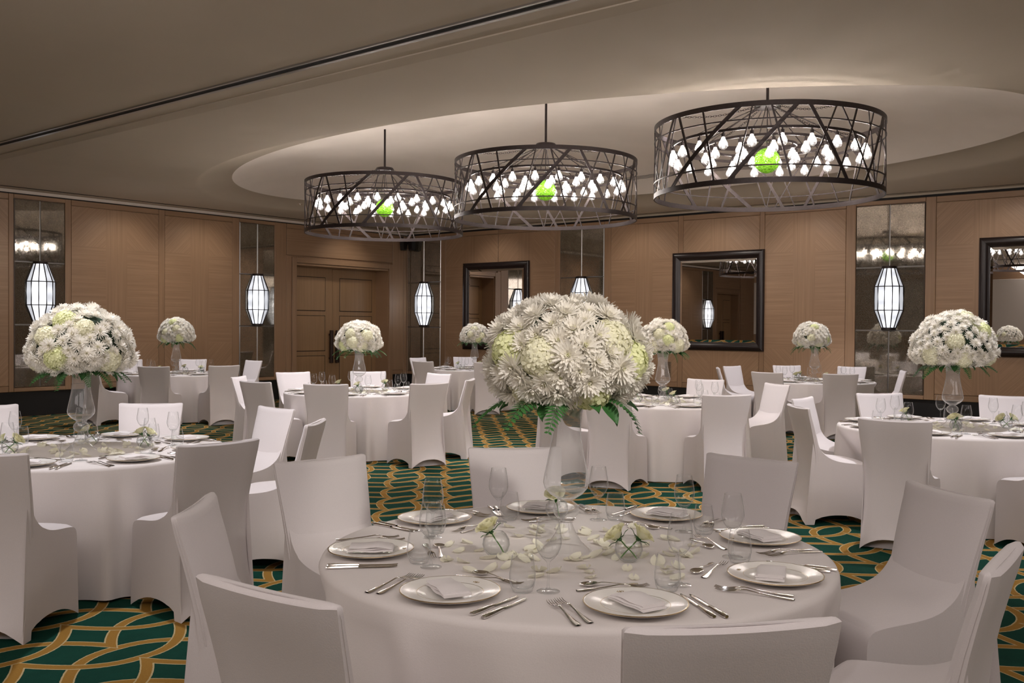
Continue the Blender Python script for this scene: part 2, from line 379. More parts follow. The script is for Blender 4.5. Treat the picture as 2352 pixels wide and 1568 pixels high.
WR=Wall('wall_right',-TH,1,'timber panelled wall running to the right',[],AMAX)
WL=Wall('wall_left',pi/2-TH,-1,'timber panelled wall with double doors on the left',[(.62,3.33,2.90),(16.2,18.0,2.9)],BMAX)
def run(W,layout):
    # layout: list of (kind,s0,s1)
    for k,a,b in layout:
        if k=='p':
            W.piece('wood_panel',a+.004,b-.004,ZB+.10,ZT-.10,'panel_veneer')
            W.piece('wood_rail',a+.004,b-.004,ZB,ZB+.095,'rail_veneer'); W.piece('wood_rail',a+.004,b-.004,ZT-.095,ZT,'rail_veneer')
        elif k=='s': W.piece('wood_stile',a,b,ZB,ZT,'stile_veneer')
        elif k=='m':
            W.piece('wood_rail',a,b,ZB,.485,'rail_veneer'); W.piece('wood_rail',a,b,3.655,ZT,'rail_veneer')
run(WR,[('s',0,.03),('m',.03,1.11),('s',1.115,1.27),('p',1.27,2.85),('p',2.855,4.42),('s',4.42,4.555),('m',4.555,5.665),('s',5.67,5.83),('p',5.83,7.37),('s',7.37,7.47),
 ('p',7.47,9.04),('s',9.04,9.13),('p',9.13,10.61),('s',10.61,10.775),('m',10.775,11.905),('s',11.91,12.07),('p',12.07,13.6),('s',13.6,13.7),('p',13.7,15.3),('s',15.3,15.4),('p',15.4,17),('s',17,17.15),('p',17.15,18.7),('p',18.8,20.4),('p',20.5,22.1),('p',22.2,23.9)])
run(WL,[('s',.02,.12),('s',3.60,3.90),('m',3.9,4.765),('s',4.77,4.93),('p',4.93,6.43),('s',6.43,6.55),('p',6.55,8.22),('s',8.22,8.325),('m',8.325,9.185),('s',9.19,9.27),('p',9.27,10.9),('s',10.9,11.05),
 ('m',11.05,11.95),('s',11.95,12.1),('p',12.1,13.5),('p',13.55,14.9),('s',14.9,15.05),('m',15.05,15.9),('s',15.9,16.1),('p',18.2,19.5)])
# veneer beside and above the double doors
WL.piece('wood_panel',.13,.49,ZB+.1,ZT-.1,'panel_veneer'); WL.piece('wood_rail',.13,.49,ZB,ZB+.095,'rail_veneer'); WL.piece('wood_rail',.13,.49,ZT-.095,ZT,'rail_veneer')
WL.piece('wood_panel',.50,3.59,3.06,ZT-.1,'rail_veneer'); WL.piece('wood_rail',.50,3.59,ZT-.095,ZT,'rail_veneer')
WL.piece('wood_panel',16.1,18.1,3.06,ZT-.1,'rail_veneer')
# door casing (stepped)
for a,b in ((.50,.615),(3.335,3.45)): WL.piece('door_casing',a,b,0,3.02,'stile_veneer',y0=-.035)
WL.piece('door_casing',.615,3.335,2.905,3.02,'rail_veneer',y0=-.035)
for a,b in ((3.455,3.595),): WL.piece('wood_stile',a,b,0,3.05,'stile_veneer')
for a,b in ((16.1,16.2),(18.0,18.1)): WL.piece('door_casing',a,b,0,3.02,'stile_veneer',y0=-.035)
WL.piece('door_casing',16.2,18,2.905,3.02,'rail_veneer',y0=-.035)
# other two walls (behind the camera), with the pale projection screen
mb=MB().box(AMAX,AMAX+.2,-BMAX,.0,0,ZC+.3); o=mb.obj('wall_far_right','plaster_plain',loc=CN,rot=(0,0,-TH),smooth=False); tag(o,'plain beige wall behind the photographer, right',kind='structure')
mb=MB().box(-.2,AMAX,-BMAX-.2,-BMAX,0,ZC+.3); o=mb.obj('wall_rear','rail_veneer',loc=CN,rot=(0,0,-TH),smooth=False); tag(o,'timber wall behind the photographer',kind='structure')
# black recessed plinths and dark top shadow gaps
def trimbox(name,W,s0,s1,y0,y1,z0,z1,mat,label,nm='trim'):
    a,b=sorted((s0*W.sgn,s1*W.sgn)); mb=MB().box(a,b,y0,y1,z0,z1)
    o=mb.obj(name,mat,loc=CN,rot=(0,0,W.rot),smooth=False); tag(o,label,kind='structure'); return o
trimbox('baseboard_right',WR,0,AMAX,.02,.2,0,.415,'black_void','black recessed plinth under the right wall')
trimbox('baseboard_left',WL,0,.50,.02,.2,0,.415,'black_void','black recessed plinth right of the double doors')
trimbox('baseboard_left',WL,3.6,16.1,.02,.2,0,.415,'black_void','black recessed plinth under the left wall')
trimbox('trim_1',WR,0,AMAX,.01,.06,ZT,ZT+.04,'black_void','dark shadow gap along the top of the right wall')
trimbox('trim_9',WR,0,AMAX,-.002,.06,ZT+.04,ZC+.02,'ceiling_plaster','plaster band over the right wall')
trimbox('trim_2',WL,0,BMAX,.01,.06,ZT,ZT+.02,'black_void','dark shadow gap along the top of the left wall')
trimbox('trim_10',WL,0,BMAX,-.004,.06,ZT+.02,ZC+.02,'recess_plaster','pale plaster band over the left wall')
trimbox('trim_3',WL,.34,BMAX,-.375,-.335,ZC-.006,ZC+.05,'black_void','black slot in the ceiling beside the left wall')
trimbox('trim_4',WR,.34,13.5,-.20,-.185,ZC-.004,ZC+.05,'black_void','thin dark slot in the ceiling beside the right wall')

# double doors
def double_door(n,s0,s1,depth,lab,kind):
    mid=(s0+s1)/2
    d=thing('door_%d'%n,lab,None,loc=loc_frame(WL,mid,0,0),rotz=WL.rot,kind='structure')
    W2=(s1-s0)/2
    # jamb lining
    mb=MB(); mb.box(-W2-.01,-W2+.02,0,depth,0,2.9); mb.box(W2-.02,W2+.01,0,depth,0,2.9); mb.box(-W2,W2,0,depth,2.86,2.9); mb.obj('door_lining','stile_veneer',d,smooth=False)
    for sg in (-1,1):
        x0,x1=(.004,W2-.02) if sg>0 else (-W2+.02,-.004)
        lf=MB().box(x0,x1,depth-.01,depth+.04,0,2.86).obj('door_leaf','door_veneer',d,smooth=False)
        for z0,z1 in ((.12,.88),(1.0,1.78),(1.9,2.64)):
            xa,xb=sorted((sg*.22,sg*(W2-.16)))
            fm=MB()
            t=.012
            fm.box(xa-t,xb+t,depth-.0125,depth,z0-t,z0); fm.box(xa-t,xb+t,depth-.0125,depth,z1,z1+t); fm.box(xa-t,xa,depth-.0125,depth,z0,z1); fm.box(xb,xb+t,depth-.0125,depth,z0,z1)
            fm.obj('panel_groove','black_void',lf,smooth=False)
            bevelbox(xa,xb,depth-.022,depth,z0,z1,.008).obj('door_panel','door_veneer',lf,smooth=False)
        h=bevelbox(-.038,.038,-.03,.03,.72,1.46,.008); ho=h.obj('door_handle','bronze_handle',d,loc=(sg*.085,depth-.085,0),smooth=False); ho['label']='tall dark bronze pull handle'
        st=MB(); st.box(-.02,.02,0,.07,.80,.84); st.box(-.02,.02,0,.07,1.34,1.38); st.obj('handle_post','bronze_handle',ho,smooth=False)
    MB().box(-W2-.01,W2+.01,depth+.04,depth+.1,0,2.9).obj('door_backing','black_void',d,smooth=False)
double_door(1,.62,3.33,.42,'pair of panelled timber doors with tall dark pull handles','d')
double_door(2,16.2,18.0,.3,'second pair of timber doors further along the left wall','d')

# ------------------------------------------------------------------ antique mirror strips and lanterns
def mirror_strip(W,s0,s1,label):
    w_=s1-s0; t=thing('mirror_strip',label,'mirror',loc=loc_frame(W,(s0+s1)/2,0,0),rotz=W.rot,group='tall antique mirror strips')
    zs=[.49,1.545,2.60,3.645]
    for i in range(3):
        for j in range(2):
            x0=-w_/2+j*w_/2; x1=x0+w_/2; z0,z1=zs[i],zs[i+1]; bv=.012
            xa,xb,za,zb=x0+bv,x1-bv,z0+bv,z1-bv
            mb=MB()
            mb.add([(xa,-.012,za),(xb,-.012,za),(xb,-.012,zb),(xa,-.012,zb)],[(0,1,2,3)])
            p=part('mirror_pane',mb.mesh('mirror_pane','antique_mirror',False),t,(0,0,0))
            mb=MB(); O=[(x0,0,z0),(x1,0,z0),(x1,0,z1),(x0,0,z1)]; I=[(xa,-.012,za),(xb,-.012,za),(xb,-.012,zb),(xa,-.012,zb)]
            mb.add(O+I,[(0,1,5,4),(1,2,6,5),(2,3,7,6),(3,0,4,7)])
            q=mk('mirror_bevel',mb.mesh('mirror_bevel','mirror_bevel',False),p)
    bx=MB().box(-w_/2,w_/2,.001,.03,.49,3.645).obj('backing_board','black_void',t,smooth=False)
    return t
LANT=None
HALF='half'
def lantern(loc,rotz,label):
    global LANT
    if LANT is None:
        t=thing('wall_lantern',label,'lantern',loc,rotz,'opal glass lanterns before the mirror strips')
        n=12; R=[(.115,1.0),(.232,.69),(.232,.295),(.115,.0)]; H=1.0
        for i in range(3):
            (r1,z1),(r0,z0)=R[i],R[i+1]
            vs=[]
            for (r,z) in ((r0,z0),(r1,z1)):
                for q in (-.5,.5):
                    a=2*pi*q/n; vs.append((r*.985*cos(a),r*.985*sin(a),z))
            me=MB().add(vs,[(0,1,3,2)]).mesh('glass_pane','lit_opal_glass',False)
            for k in range(n//2): part('glass_pane',me,t,rot=(0,0,-pi+2*pi*(k+.5)/n))
        fr=MB()
        for k in range(n//2+1):
            a=-pi+2*pi*k/n; fr.tube([(r*cos(a),r*sin(a),z) for r,z in R],.010 if 0<k<n//2 else .015,4)
        for r,z in R[1:3]:
            fr.tube([(r*cos(-pi+2*pi*k/n),r*sin(-pi+2*pi*k/n),z) for k in range(n//2+1)],.0105,4)
        part('lantern_frame',fr.mesh('lantern_frame','black_metal',True),t)
        cp=MB().lathe([(0,1.035),(.09,1.035),(.12,1.03),(.122,.99),(.10,.99),(0,.99)],24,HALF).mesh('lantern_cap','black_metal')
        part('lantern_cap',cp,t)
        bt=MB().lathe([(0,.01),(.118,.01),(.12,-.03),(.09,-.035),(0,-.035)],24,HALF).mesh('lantern_base','black_metal'); part('lantern_base',bt,t)
        LANT=t; return t
    return dup(LANT,loc,rotz,label)
specs=[(WR,.03,1.11,.585,'narrow tall antique mirror in the room corner right of the doors','hanging lantern beside the double doors, in the room corner'),
 (WR,4.56,5.66,5.11,'antique mirror strip on the right wall behind the big front bouquet','lantern rising behind the big front bouquet'),
 (WR,10.78,11.90,11.34,'antique mirror strip on the right wall near the right table','large lantern on the right wall above the right-hand table'),
 (WL,3.905,4.76,4.335,'antique mirror strip left of the double doors','lantern on the left wall, just left of the double doors'),
 (WL,8.33,9.18,8.755,'antique mirror strip at the far left edge of the photo','leftmost lantern, above the left foreground bouquet'),
 (WL,11.06,11.94,11.5,'antique mirror strip seen only reflected in the framed mirror','lantern seen only reflected in the framed mirror, left one'),
 (WL,15.06,15.89,15.47,'antique mirror strip seen only reflected, further along left wall','lantern seen only reflected in the framed mirror, right one')]
for W,a,b,c_,l1,l2 in specs:
    mirror_strip(W,a,b,l1)
    lantern(loc_frame(W,c_,-.013,1.585),W.rot,l2)

# ------------------------------------------------------------------ framed mirrors on the right wall
def framed_mirror(s0,s1,z0,z1,label):
    w_=s1-s0; h=z1-z0; t=thing('framed_mirror',label,'mirror',loc=loc_frame(WR,(s0+s1)/2,-.012,z0),rotz=WR.rot,group='black framed mirrors on the right wall')
    f=.15
    prof=[(0,0),(0,-.045),(.012,-.058),(.075,-.062),(.10,-.05),(.115,-.034),(.14,-.030),(.15,-.022),(.15,0)]
    names=[('bottom',0),('right',1),('top',2),('left',3)]
    def corner(k,d):  # mitred corner positions
        x0,x1,za,zb=-w_/2+d,w_/2-d,d,h-d
        return [(x0,za),(x1,za),(x1,zb),(x0,zb)][k]
    for k in range(4):
        mb=MB(); P=[]
        for d,y in prof:
            a=corner(k,d); b=corner((k+1)%4,d); P.append([(a[0],y,a[1]),(b[0],y,b[1])])
        mb.grid(P); part('frame_rail',mb.mesh('frame_rail','dark_frame_wood',True,50),t)
    x0,x1,za,zb=-w_/2+f,w_/2-f,f,h-f; b_=.045
    mb=MB().add([(x0+b_,-.02,za+b_),(x1-b_,-.02,za+b_),(x1-b_,-.02,zb-b_),(x0+b_,-.02,zb-b_)],[(0,1,2,3)])
    part('mirror_glass',mb.mesh('mirror_glass','clear_mirror',False),t)
    mb=MB().add([(x0,-.012,za),(x1,-.012,za),(x1,-.012,zb),(x0,-.012,zb),(x0+b_,-.02,za+b_),(x1-b_,-.02,za+b_),(x1-b_,-.02,zb-b_),(x0+b_,-.02,zb-b_)],[(0,1,5,4),(1,2,6,5),(2,3,7,6),(3,0,4,7)])
    part('mirror_bevel',mb.mesh('mirror_bevel','clear_mirror',False),t)
    part('backing_board',MB().box(-w_/2+.02,w_/2-.02,-.005,.0,.02,h-.02).mesh('backing_board','black_void',False),t)
framed_mirror(1.85,3.75,1.05,3.0,'black framed mirror nearest the room corner, partly behind the front bouquet')
framed_mirror(7.27,9.14,1.15,3.0,'black framed square mirror in the middle of the right wall')
framed_mirror(12.73,14.62,1.15,3.01,'black framed mirror cut by the right edge of the photo')
# projection screen on the wall behind the photographer (seen in the right framed mirror)
sc=bevelbox(5.6,10.2,-BMAX+.02,-BMAX+.05,1.35,3.3,.01).obj('projection_screen','screen_cloth',loc=CN,rot=(0,0,-TH),smooth=False); tag(sc,'pale projection screen seen reflected in the mirror at the right edge','screen')

# wall speakers, vent
for W,ss,lab,rz in ((WL,.24,'small black wall speaker high up, left of the room corner',.0),(WR,.27,'small black wall speaker high up, right of the room corner',.0)):
    t=thing('wall_speaker',lab,'speaker',loc=loc_frame(W,ss,-.11,3.37),rotz=W.rot+rz,group='two wall speakers in the corner')
    mb=MB(); a,b=.05,.085
    mb.add([(-a,-.055,0),(a,-.055,0),(a,.05,0),(-a,.05,0),(-b,-.085,.26),(b,-.085,.26),(b,.045,.26),(-b,.045,.26)],[(0,3,2,1),(4,5,6,7),(0,1,5,4),(1,2,6,5),(2,3,7,6),(3,0,4,7)])
    mb.obj('speaker_body','speaker_grey',t,smooth=False)
    MB().add([(-a*.8,-.062,.02),(a*.8,-.062,.02),(b*.85,-.086,.24),(-b*.85,-.086,.24)],[(0,1,2,3)]).obj('speaker_grille','black_metal',t,smooth=False)
    MB().tube([(0,0,.26),(0,.0,.31),(0,.1,.31)],.012,6).obj('speaker_bracket','black_metal',t)
t=thing('wall_vent','small bronze louvred vent low on the right wall','vent',loc=loc_frame(WR,7.17,-.014,.60),rotz=WR.rot)
bevelbox(-.075,.075,-.008,0,0,.32,.003).obj('vent_frame','brass_vent',t,smooth=False)
sl=MB()
for k in range(14): sl.box(-.06,.06,-.012,-.008,.02+k*.021,.028+k*.021)
sl.obj('vent_slats','black_metal',t,smooth=False)

# ------------------------------------------------------------------ ceiling with oval recess
EC=Vector((.709,14.105,0)); EU=Vector((.789,-.614,0)).normalized(); EV=Vector((.614,.789,0)).normalized(); EA,EB=6.92,4.05
def dome_z(u,v):
    r2=(u/(EA-.60))**2+(v/(EB-.60))**2
    return 3.95+.64*max(0,1-r2)**.7
mb=MB(); n=160
corners=[RW(0,0),RW(AMAX,0),RW(AMAX,BMAX),RW(0,BMAX)]
def edge_hit(d):
    # ray from EC along d to room rectangle
    e=EC-CN; a0,b0=e.dot(DR),e.dot(DL); da,db=d.dot(DR),d.dot(DL); ts=[]
    for p,q,hi in ((a0,da,AMAX),(b0,db,BMAX)):
        if abs(q)>1e-9:
            for lim in (0,hi):
                t=(lim-p)/q
                if t>0: ts.append(t)
    return min(ts)
angs=[2*pi*i/n for i in range(n)]
for c_ in corners:
    d=c_-EC; angs.append(math.atan2(d.dot(EV)/EB,d.dot(EU)/EA)%(2*pi))
angs=sorted(angs); n=len(angs)
outer=[];rings=[]
for t in angs:
    p=EU*(EA*cos(t))+EV*(EB*sin(t)); k=edge_hit(p); q=EC+p*k; outer.append((q.x,q.y,ZC)); 
prof=[(0,0)]+[(.60*k/8,.16*sin(pi/2*k/8)) for k in range(1,9)]
def ring(off,z): 
    r=[]
    for t in angs:
        p=EC+EU*((EA-off)*cos(t))+EV*((EB-off)*sin(t)); r.append((p.x,p.y,z))
    return r
P=[outer]+[ring(o_,ZC+z_) for o_,z_ in prof]
P=[r+[r[0]] for r in P]
mb.grid(P)
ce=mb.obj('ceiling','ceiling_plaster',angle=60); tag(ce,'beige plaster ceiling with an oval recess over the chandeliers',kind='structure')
mb=MB(); P=[]
for k in range(17):
    s_=1-(k/16.0)**1.0; r=[]
    for t in angs+[angs[0]]:
        u,v=(EA-.6)*cos(t)*s_,(EB-.6)*sin(t)*s_; p=EC+EU*u+EV*v; r.append((p.x,p.y,dome_z(u,v) if k else 3.95))
    P.append(r)
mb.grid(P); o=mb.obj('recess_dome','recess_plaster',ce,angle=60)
# slot with metal track across the near ceiling, and the shallow ridge beside it
def cstrip(name,b0,b1,z0,z1,mat,label,a0=0,a1=AMAX):
    o=MB().box(a0,a1,-b1,-b0,z0,z1).obj(name,mat,loc=CN,rot=(0,0,-TH),smooth=False); tag(o,label,kind='structure'); return o
cstrip('trim_5',11.10,11.16,ZC-.010,ZC+.05,'black_void','black track slot crossing the ceiling, upper left')
cstrip('trim_6',11.06,11.10,ZC-.018,ZC+.05,'track_metal','metal lip of the ceiling track')
cstrip('trim_7',11.165,11.19,ZC-.014,ZC+.05,'track_metal','second metal lip of the ceiling track')
cstrip('trim_8',10.62,10.80,ZC-.012,ZC+.05,'ceiling_plaster','shallow plaster ridge beside the ceiling track')
# linear diffuser on the recess
t=ce
for k in range(3):
    mb=MB(); P=[]
    for i in range(41):
        q=Vector((1.55,17.2,0)).lerp(Vector((4.75,14.62,0)),i/40); row=[]
        for off in (k*.04,k*.04+.012):
            r=q+EV*(off); u,v=(r-EC).dot(EU),(r-EC).dot(EV); row.append((r.x,r.y,dome_z(u,v)-.012))
        P.append(row)
    mb.grid(P).obj('diffuser_slot','black_void',t,smooth=False)
for u,v,lab in ((-3.9,17.6,'left'),(.9,17.9,'right')):
    mb=MB().lathe([(0,-.03),(.02,-.03),(.025,-.012),(.05,-.004),(.05,0)],16); o=mb.obj('sprinkler','silver',loc=(u,v,ZC)); tag(o,'tiny ceiling sprinkler beyond the oval recess, %s one'%lab,'sprinkler')

# ------------------------------------------------------------------ chandeliers
def build_chandelier(loc,label):
    t=thing('drum_chandelier',label,'chandelier',loc,0,'three drum chandeliers under the oval recess')
    R=1.15; ZT_,ZB_=.69,0.0   # local: bottom ring at z=0 (world 2.93)
    def band(z0,z1,r,th,nm,mat='black_metal',n=96):
        mb=MB().lathe([(r,z0),(r,z1),(r-th,z1),(r-th,z0),(r,z0)],n); part(nm,mb.mesh(nm,mat,True,40),t)
    band(ZT_-.02,ZT_+.03,R,.012,'top_ring'); band(ZB_-.03,ZB_+.02,R,.012,'bottom_ring')
    band(.55,.562,R,.010,'hoop_rail'); band(.125,.137,R,.010,'hoop_rail')
    S=[(-12,-52,.04),(13.6,-17.5,.04),(19,39,.034),(-46.4,-34,.026),(-48.5,-60,.014),(-31,-24.6,.018),(-6.5,-15,.013),(1.8,11,.018),(32.6,17.8,.014),(35,56,.014),(44.7,33,.018),(70,50.6,.034),(53,60,.012),(58,44,.012)]
    for sec in range(3):
        for a,b,wd in S:
            a+=sec*120; b+=sec*120; P=[]; K=8
            slope=(rad(a-b)*R)/(ZT_-ZB_); hw=wd/2*math.sqrt(1+slope*slope)/R
            for k in range(K+1):
                q=rad(b+(a-b)*k/K); z=ZB_+(ZT_-ZB_)*k/K
                P.append([(r*cos(q-pi/2+s_*hw),r*sin(q-pi/2+s_*hw),z) for r,s_ in ((R-.001,-1),(R-.001,1),(R-.009,1),(R-.009,-1),(R-.001,-1))])
            part('diagonal_slat',MB().grid(P).mesh('diagonal_slat','black_metal',False),t)
    ZR=.50
    rings=[(.97,22,0),(.62,12,.1),(.30,7,.3)]
    for r,_,_ in rings: band(ZR,ZR+.025,r,.014,'bulb_ring',n=72)
    # canopy, rod, spokes, chains
    px,py=loc[0],loc[1]; q=Vector((px,py,0))-EC; top=dome_z(q.dot(EU),q.dot(EV))-loc[2]
    part('canopy',MB().lathe([(0,.96),(.03,.96),(.12,.945),(.135,.925),(.135,.90),(.11,.895),(0,.895)],32).mesh('canopy','black_metal'),t)
    part('suspension_rod',MB().tube([(0,0,.95),(0,0,top)],.016,8).mesh('suspension_rod','black_metal'),t)
    for k in range(10):
        a=2*pi*k/10+.2; r=(.97,.62)[k%2]
        part('spoke',MB().tube([(.10*cos(a),.10*sin(a),.90),(r*cos(a),r*sin(a),ZR+.02)],.006,5).mesh('spoke','black_metal'),t)
    for k in range(4):
        a=2*pi*k/4+.65; mb=MB(); p0=Vector((.12*cos(a),.12*sin(a),.91)); p1=Vector((1.13*cos(a),1.13*sin(a),ZT_+.02)); nl=34
        for i in range(nl):
            s_=(i+.5)/nl; c_=p0.lerp(p1,s_); c_.z-=.05*sin(pi*s_); d=(p1-p0).normalized(); up=Vector((0,0,1)) if i%2 else d.cross(Vector((0,0,1))).normalized()
            pts=[c_+d*.022*cos(x)+up*.010*sin(x) for x in [2*pi*j/7 for j in range(7)]]
            mb.tube(pts,.0028,3,closed=True,up=d.cross(up))
        tag(part('chain',mb.mesh('chain','black_metal'),t),kind='stuff')
    part('drop_rod',MB().tube([(0,0,.9),(0,0,.49)],.006,5).mesh('drop_rod','black_metal'),t)
    o=part('glass_globe',MB().lathe([(.13*sin(pi*k/16)+.0001,.36-.13*cos(pi*k/16)) for k in range(17)],28).mesh('glass_globe','green_crackle_glass'),t); o['label']='lime green crackled glass globe'
    # bulbs: shell > filament, socket
    shell=MB().lathe([(.0001,-.125),(.018,-.122),(.034,-.111),(.043,-.093),(.045,-.076),(.040,-.058),(.030,-.040),(.021,-.024),(.016,-.008),(.015,0)],16).mesh('light_bulb','bulb_glass')
    fil=MB().lathe([(.0001,-.074),(.012,-.068),(.018,-.052),(.015,-.036),(.007,-.022),(.0001,-.018)],10).mesh('filament','filament_glow')
    sock=MB().lathe([(.0001,.05),(.006,.05),(.008,.03),(.019,.028),(.020,-.004),(.016,-.006)],10).mesh('bulb_socket','black_metal')
    for r,n_,ph in rings:
        for k in range(n_):
            a=2*pi*k/n_+ph
            b_=part('light_bulb',shell,t,(r*cos(a),r*sin(a),ZR-.045)); part('filament',fil,b_); part('bulb_socket',sock,b_)
    return t
ch0=build_chandelier((CHAND[2][0],CHAND[2][1],2.93),'nearest and largest-looking drum chandelier, on the right')
ch0.rotation_euler=(0,0,rad(-14.8))
def dup_ch(xy,label,rz):
    r=dup(ch0,(xy[0],xy[1],2.93),rad(rz),label)
    q=Vector((xy[0],xy[1],0))-EC; top=dome_z(q.dot(EU),q.dot(EV))-2.93
    for c in KIDS[r.name]:
        if c.name.startswith('suspension_rod'): c.data=MB().tube([(0,0,.95),(0,0,top)],.016,8).mesh('suspension_rod','black_metal')
    return r
dup_ch(CHAND[1],'middle drum chandelier, above the big front bouquet',-1); dup_ch(CHAND[0],'farthest drum chandelier, on the left, partly behind the middle one',10)

# ------------------------------------------------------------------ tables and cloths
TD={'F':'the nearest table','TL':'the left foreground table','T2':'the table before the doors','TB':'the far left table','T3':'the corner table','T4':'the middle table','T5':'the far right table','T6':'the right-hand table'}
def dirword(a):
    a=(a+180)%360-180
    W_=[(-180,'left'),(-135,'near-left'),(-90,'near'),(-45,'near-right'),(0,'right'),(45,'far-right'),(90,'far'),(135,'far-left'),(180,'left')]
    return min(W_,key=lambda p:abs(p[0]-a))[1]
tt=MB().lathe([(0,.735),(.895,.735),(.90,.73),(.90,.72),(0,.72)],48).mesh('tabletop','stile_veneer')
lg=MB().tube([(0,0,0),(0,0,.72)],.02,8).mesh('leg','black_metal')
RT=.915
def cloth(seed,seats=()):
    rnd=random.Random(seed); folds=[]; n=240
    nf=rnd.choice([17,18,20]); ph=[2*pi*(k+rnd.uniform(-.3,.3))/nf for k in range(nf)]; am=[rnd.uniform(.2,1.0) for _ in ph]; wd=[rnd.uniform(.05,.10) for _ in ph]
    def fold(t):
        s_=0
        for p,a,w_ in zip(ph,am,wd):
            d=(t-p+pi)%(2*pi)-pi; s_+=a*math.exp(-(d/w_)**2)
        return s_+.10*sin(9*t+seed)+.06*sin(23*t+2*seed)
    F=[fold(2*pi*i/n) for i in range(n)]
    P=[]
    for r in (0.001,.3,.6,.8,.87): P.append([(r*cos(2*pi*i/n),r*sin(2*pi*i/n),.75) for i in range(n)])
    for q in (0,.5,1): 
        a=q*pi/2; P.append([((RT-.022+.022*sin(a))*cos(2*pi*i/n),(RT-.022+.022*sin(a))*sin(2*pi*i/n),.75-.022*(1-cos(a))) for i in range(n)])
    for k in range(1,13):
        z=.728*(1-k/12.0)**1.0; h=1-z/.728; row=[]
        for i in range(n):
            t=2*pi*i/n; g_=h**.65; rr=RT+.006*h+ (F[i]*.125-.05)*g_
            for sa,sr in seats:
                d=(t-sa+pi)%(2*pi)-pi
                if abs(d)<.36 and z<.70:
                    tg=(sr-.02)/cos(d); q=min(1,(.70-z)/.2)*min(1,(.36-abs(d))/.09)
                    tg-=(1-min(1,max(0,F[i])))*.05*g_
                    if rr>tg: rr=rr+(tg-rr)*q
            row.append((rr*cos(t),rr*sin(t),max(z,.004)+ (.012*(F[i]) if k==12 else 0)))
        P.append(row)
    P=[r+[r[0]] for r in P]
    return MB().grid(P)
CHAIRS=[('F',-.91,4.56,132),('F',.02,5.03,98),('F',1.18,4.70,47),('F',1.73,3.78,14),('F',1.38,2.66,-36),('F',.48,2.04,-80),('F',-.59,2.28,-124),('F',-1.12,3.37,-177),
('TL',-2.59,4.65,-92),('TL',-1.57,5.16,-42),('TL',-2.89,7.69,97),('TL',-1.80,7.36,46),('TL',-1.28,6.30,-2),('TL',-4.05,7.35,135),
('TB',-5.40,14.45,-92),('TB',-4.48,14.95,-54),('TB',-4.62,17.2,50),('TB',-5.85,17.6,98),('TB',-6.88,17.2,130),('TB',-6.55,14.85,-128),
('T2',-2.01,10.36,-92),('T2',-.91,10.64,-53),('T2',-.97,12.88,44),('T2',-.49,11.5,-8),('T2',-2.97,13.0,127),('T2',-2.0,13.35,95),('T2',-3.37,11.8,176),('T2',-2.88,10.75,-122),
('T3',-1.90,19.3,145),('T3',-1.62,17.38,-125),('T3',-.98,20.0,100),('T3',-.43,17.05,-80),
('T4',2.05,9.12,-80),('T4',3.05,10.99,18),('T4',2.41,11.90,54),('T4',.92,9.25,-117),('T4',.33,9.9,-153),
('T5',3.70,13.92,-130),('T5',4.65,13.55,-95),('T5',3.70,16.15,132),('T5',3.30,15.4,170),('T5',4.74,16.55,94),('T5',5.75,16.2,50),('T5',6.02,14.72,-14),
('T6',2.68,6.71,-122),('T6',2.34,7.85,-177),('T6',2.66,8.79,142),('T6',3.64,9.50,100),('T6',4.78,9.25,62),('T6',3.83,6.50,-84)]
for i,(k,(x,y)) in enumerate(TABLES.items()):
    t=thing('banquet_table','round banquet table hidden under the cloth of '+TD[k],'table',(x,y,0),0,'round banquet tables')
    mk('tabletop',tt,t)
    for j in range(4): mk('leg',lg,t,(.55*cos(pi/4+j*pi/2),.55*sin(pi/4+j*pi/2),0))
    seats=[(math.atan2(cy_-y,cx_-x),math.hypot(cx_-x,cy_-y)-.536-.02) for tk_,cx_,cy_,_f in CHAIRS if tk_==k]
    o=cloth(i*3+1,seats).obj('tablecloth','table_linen',loc=(x,y,.0015),angle=0); tag(o,'floor-length white cloth of '+TD[k],'tablecloth','white round tablecloths')

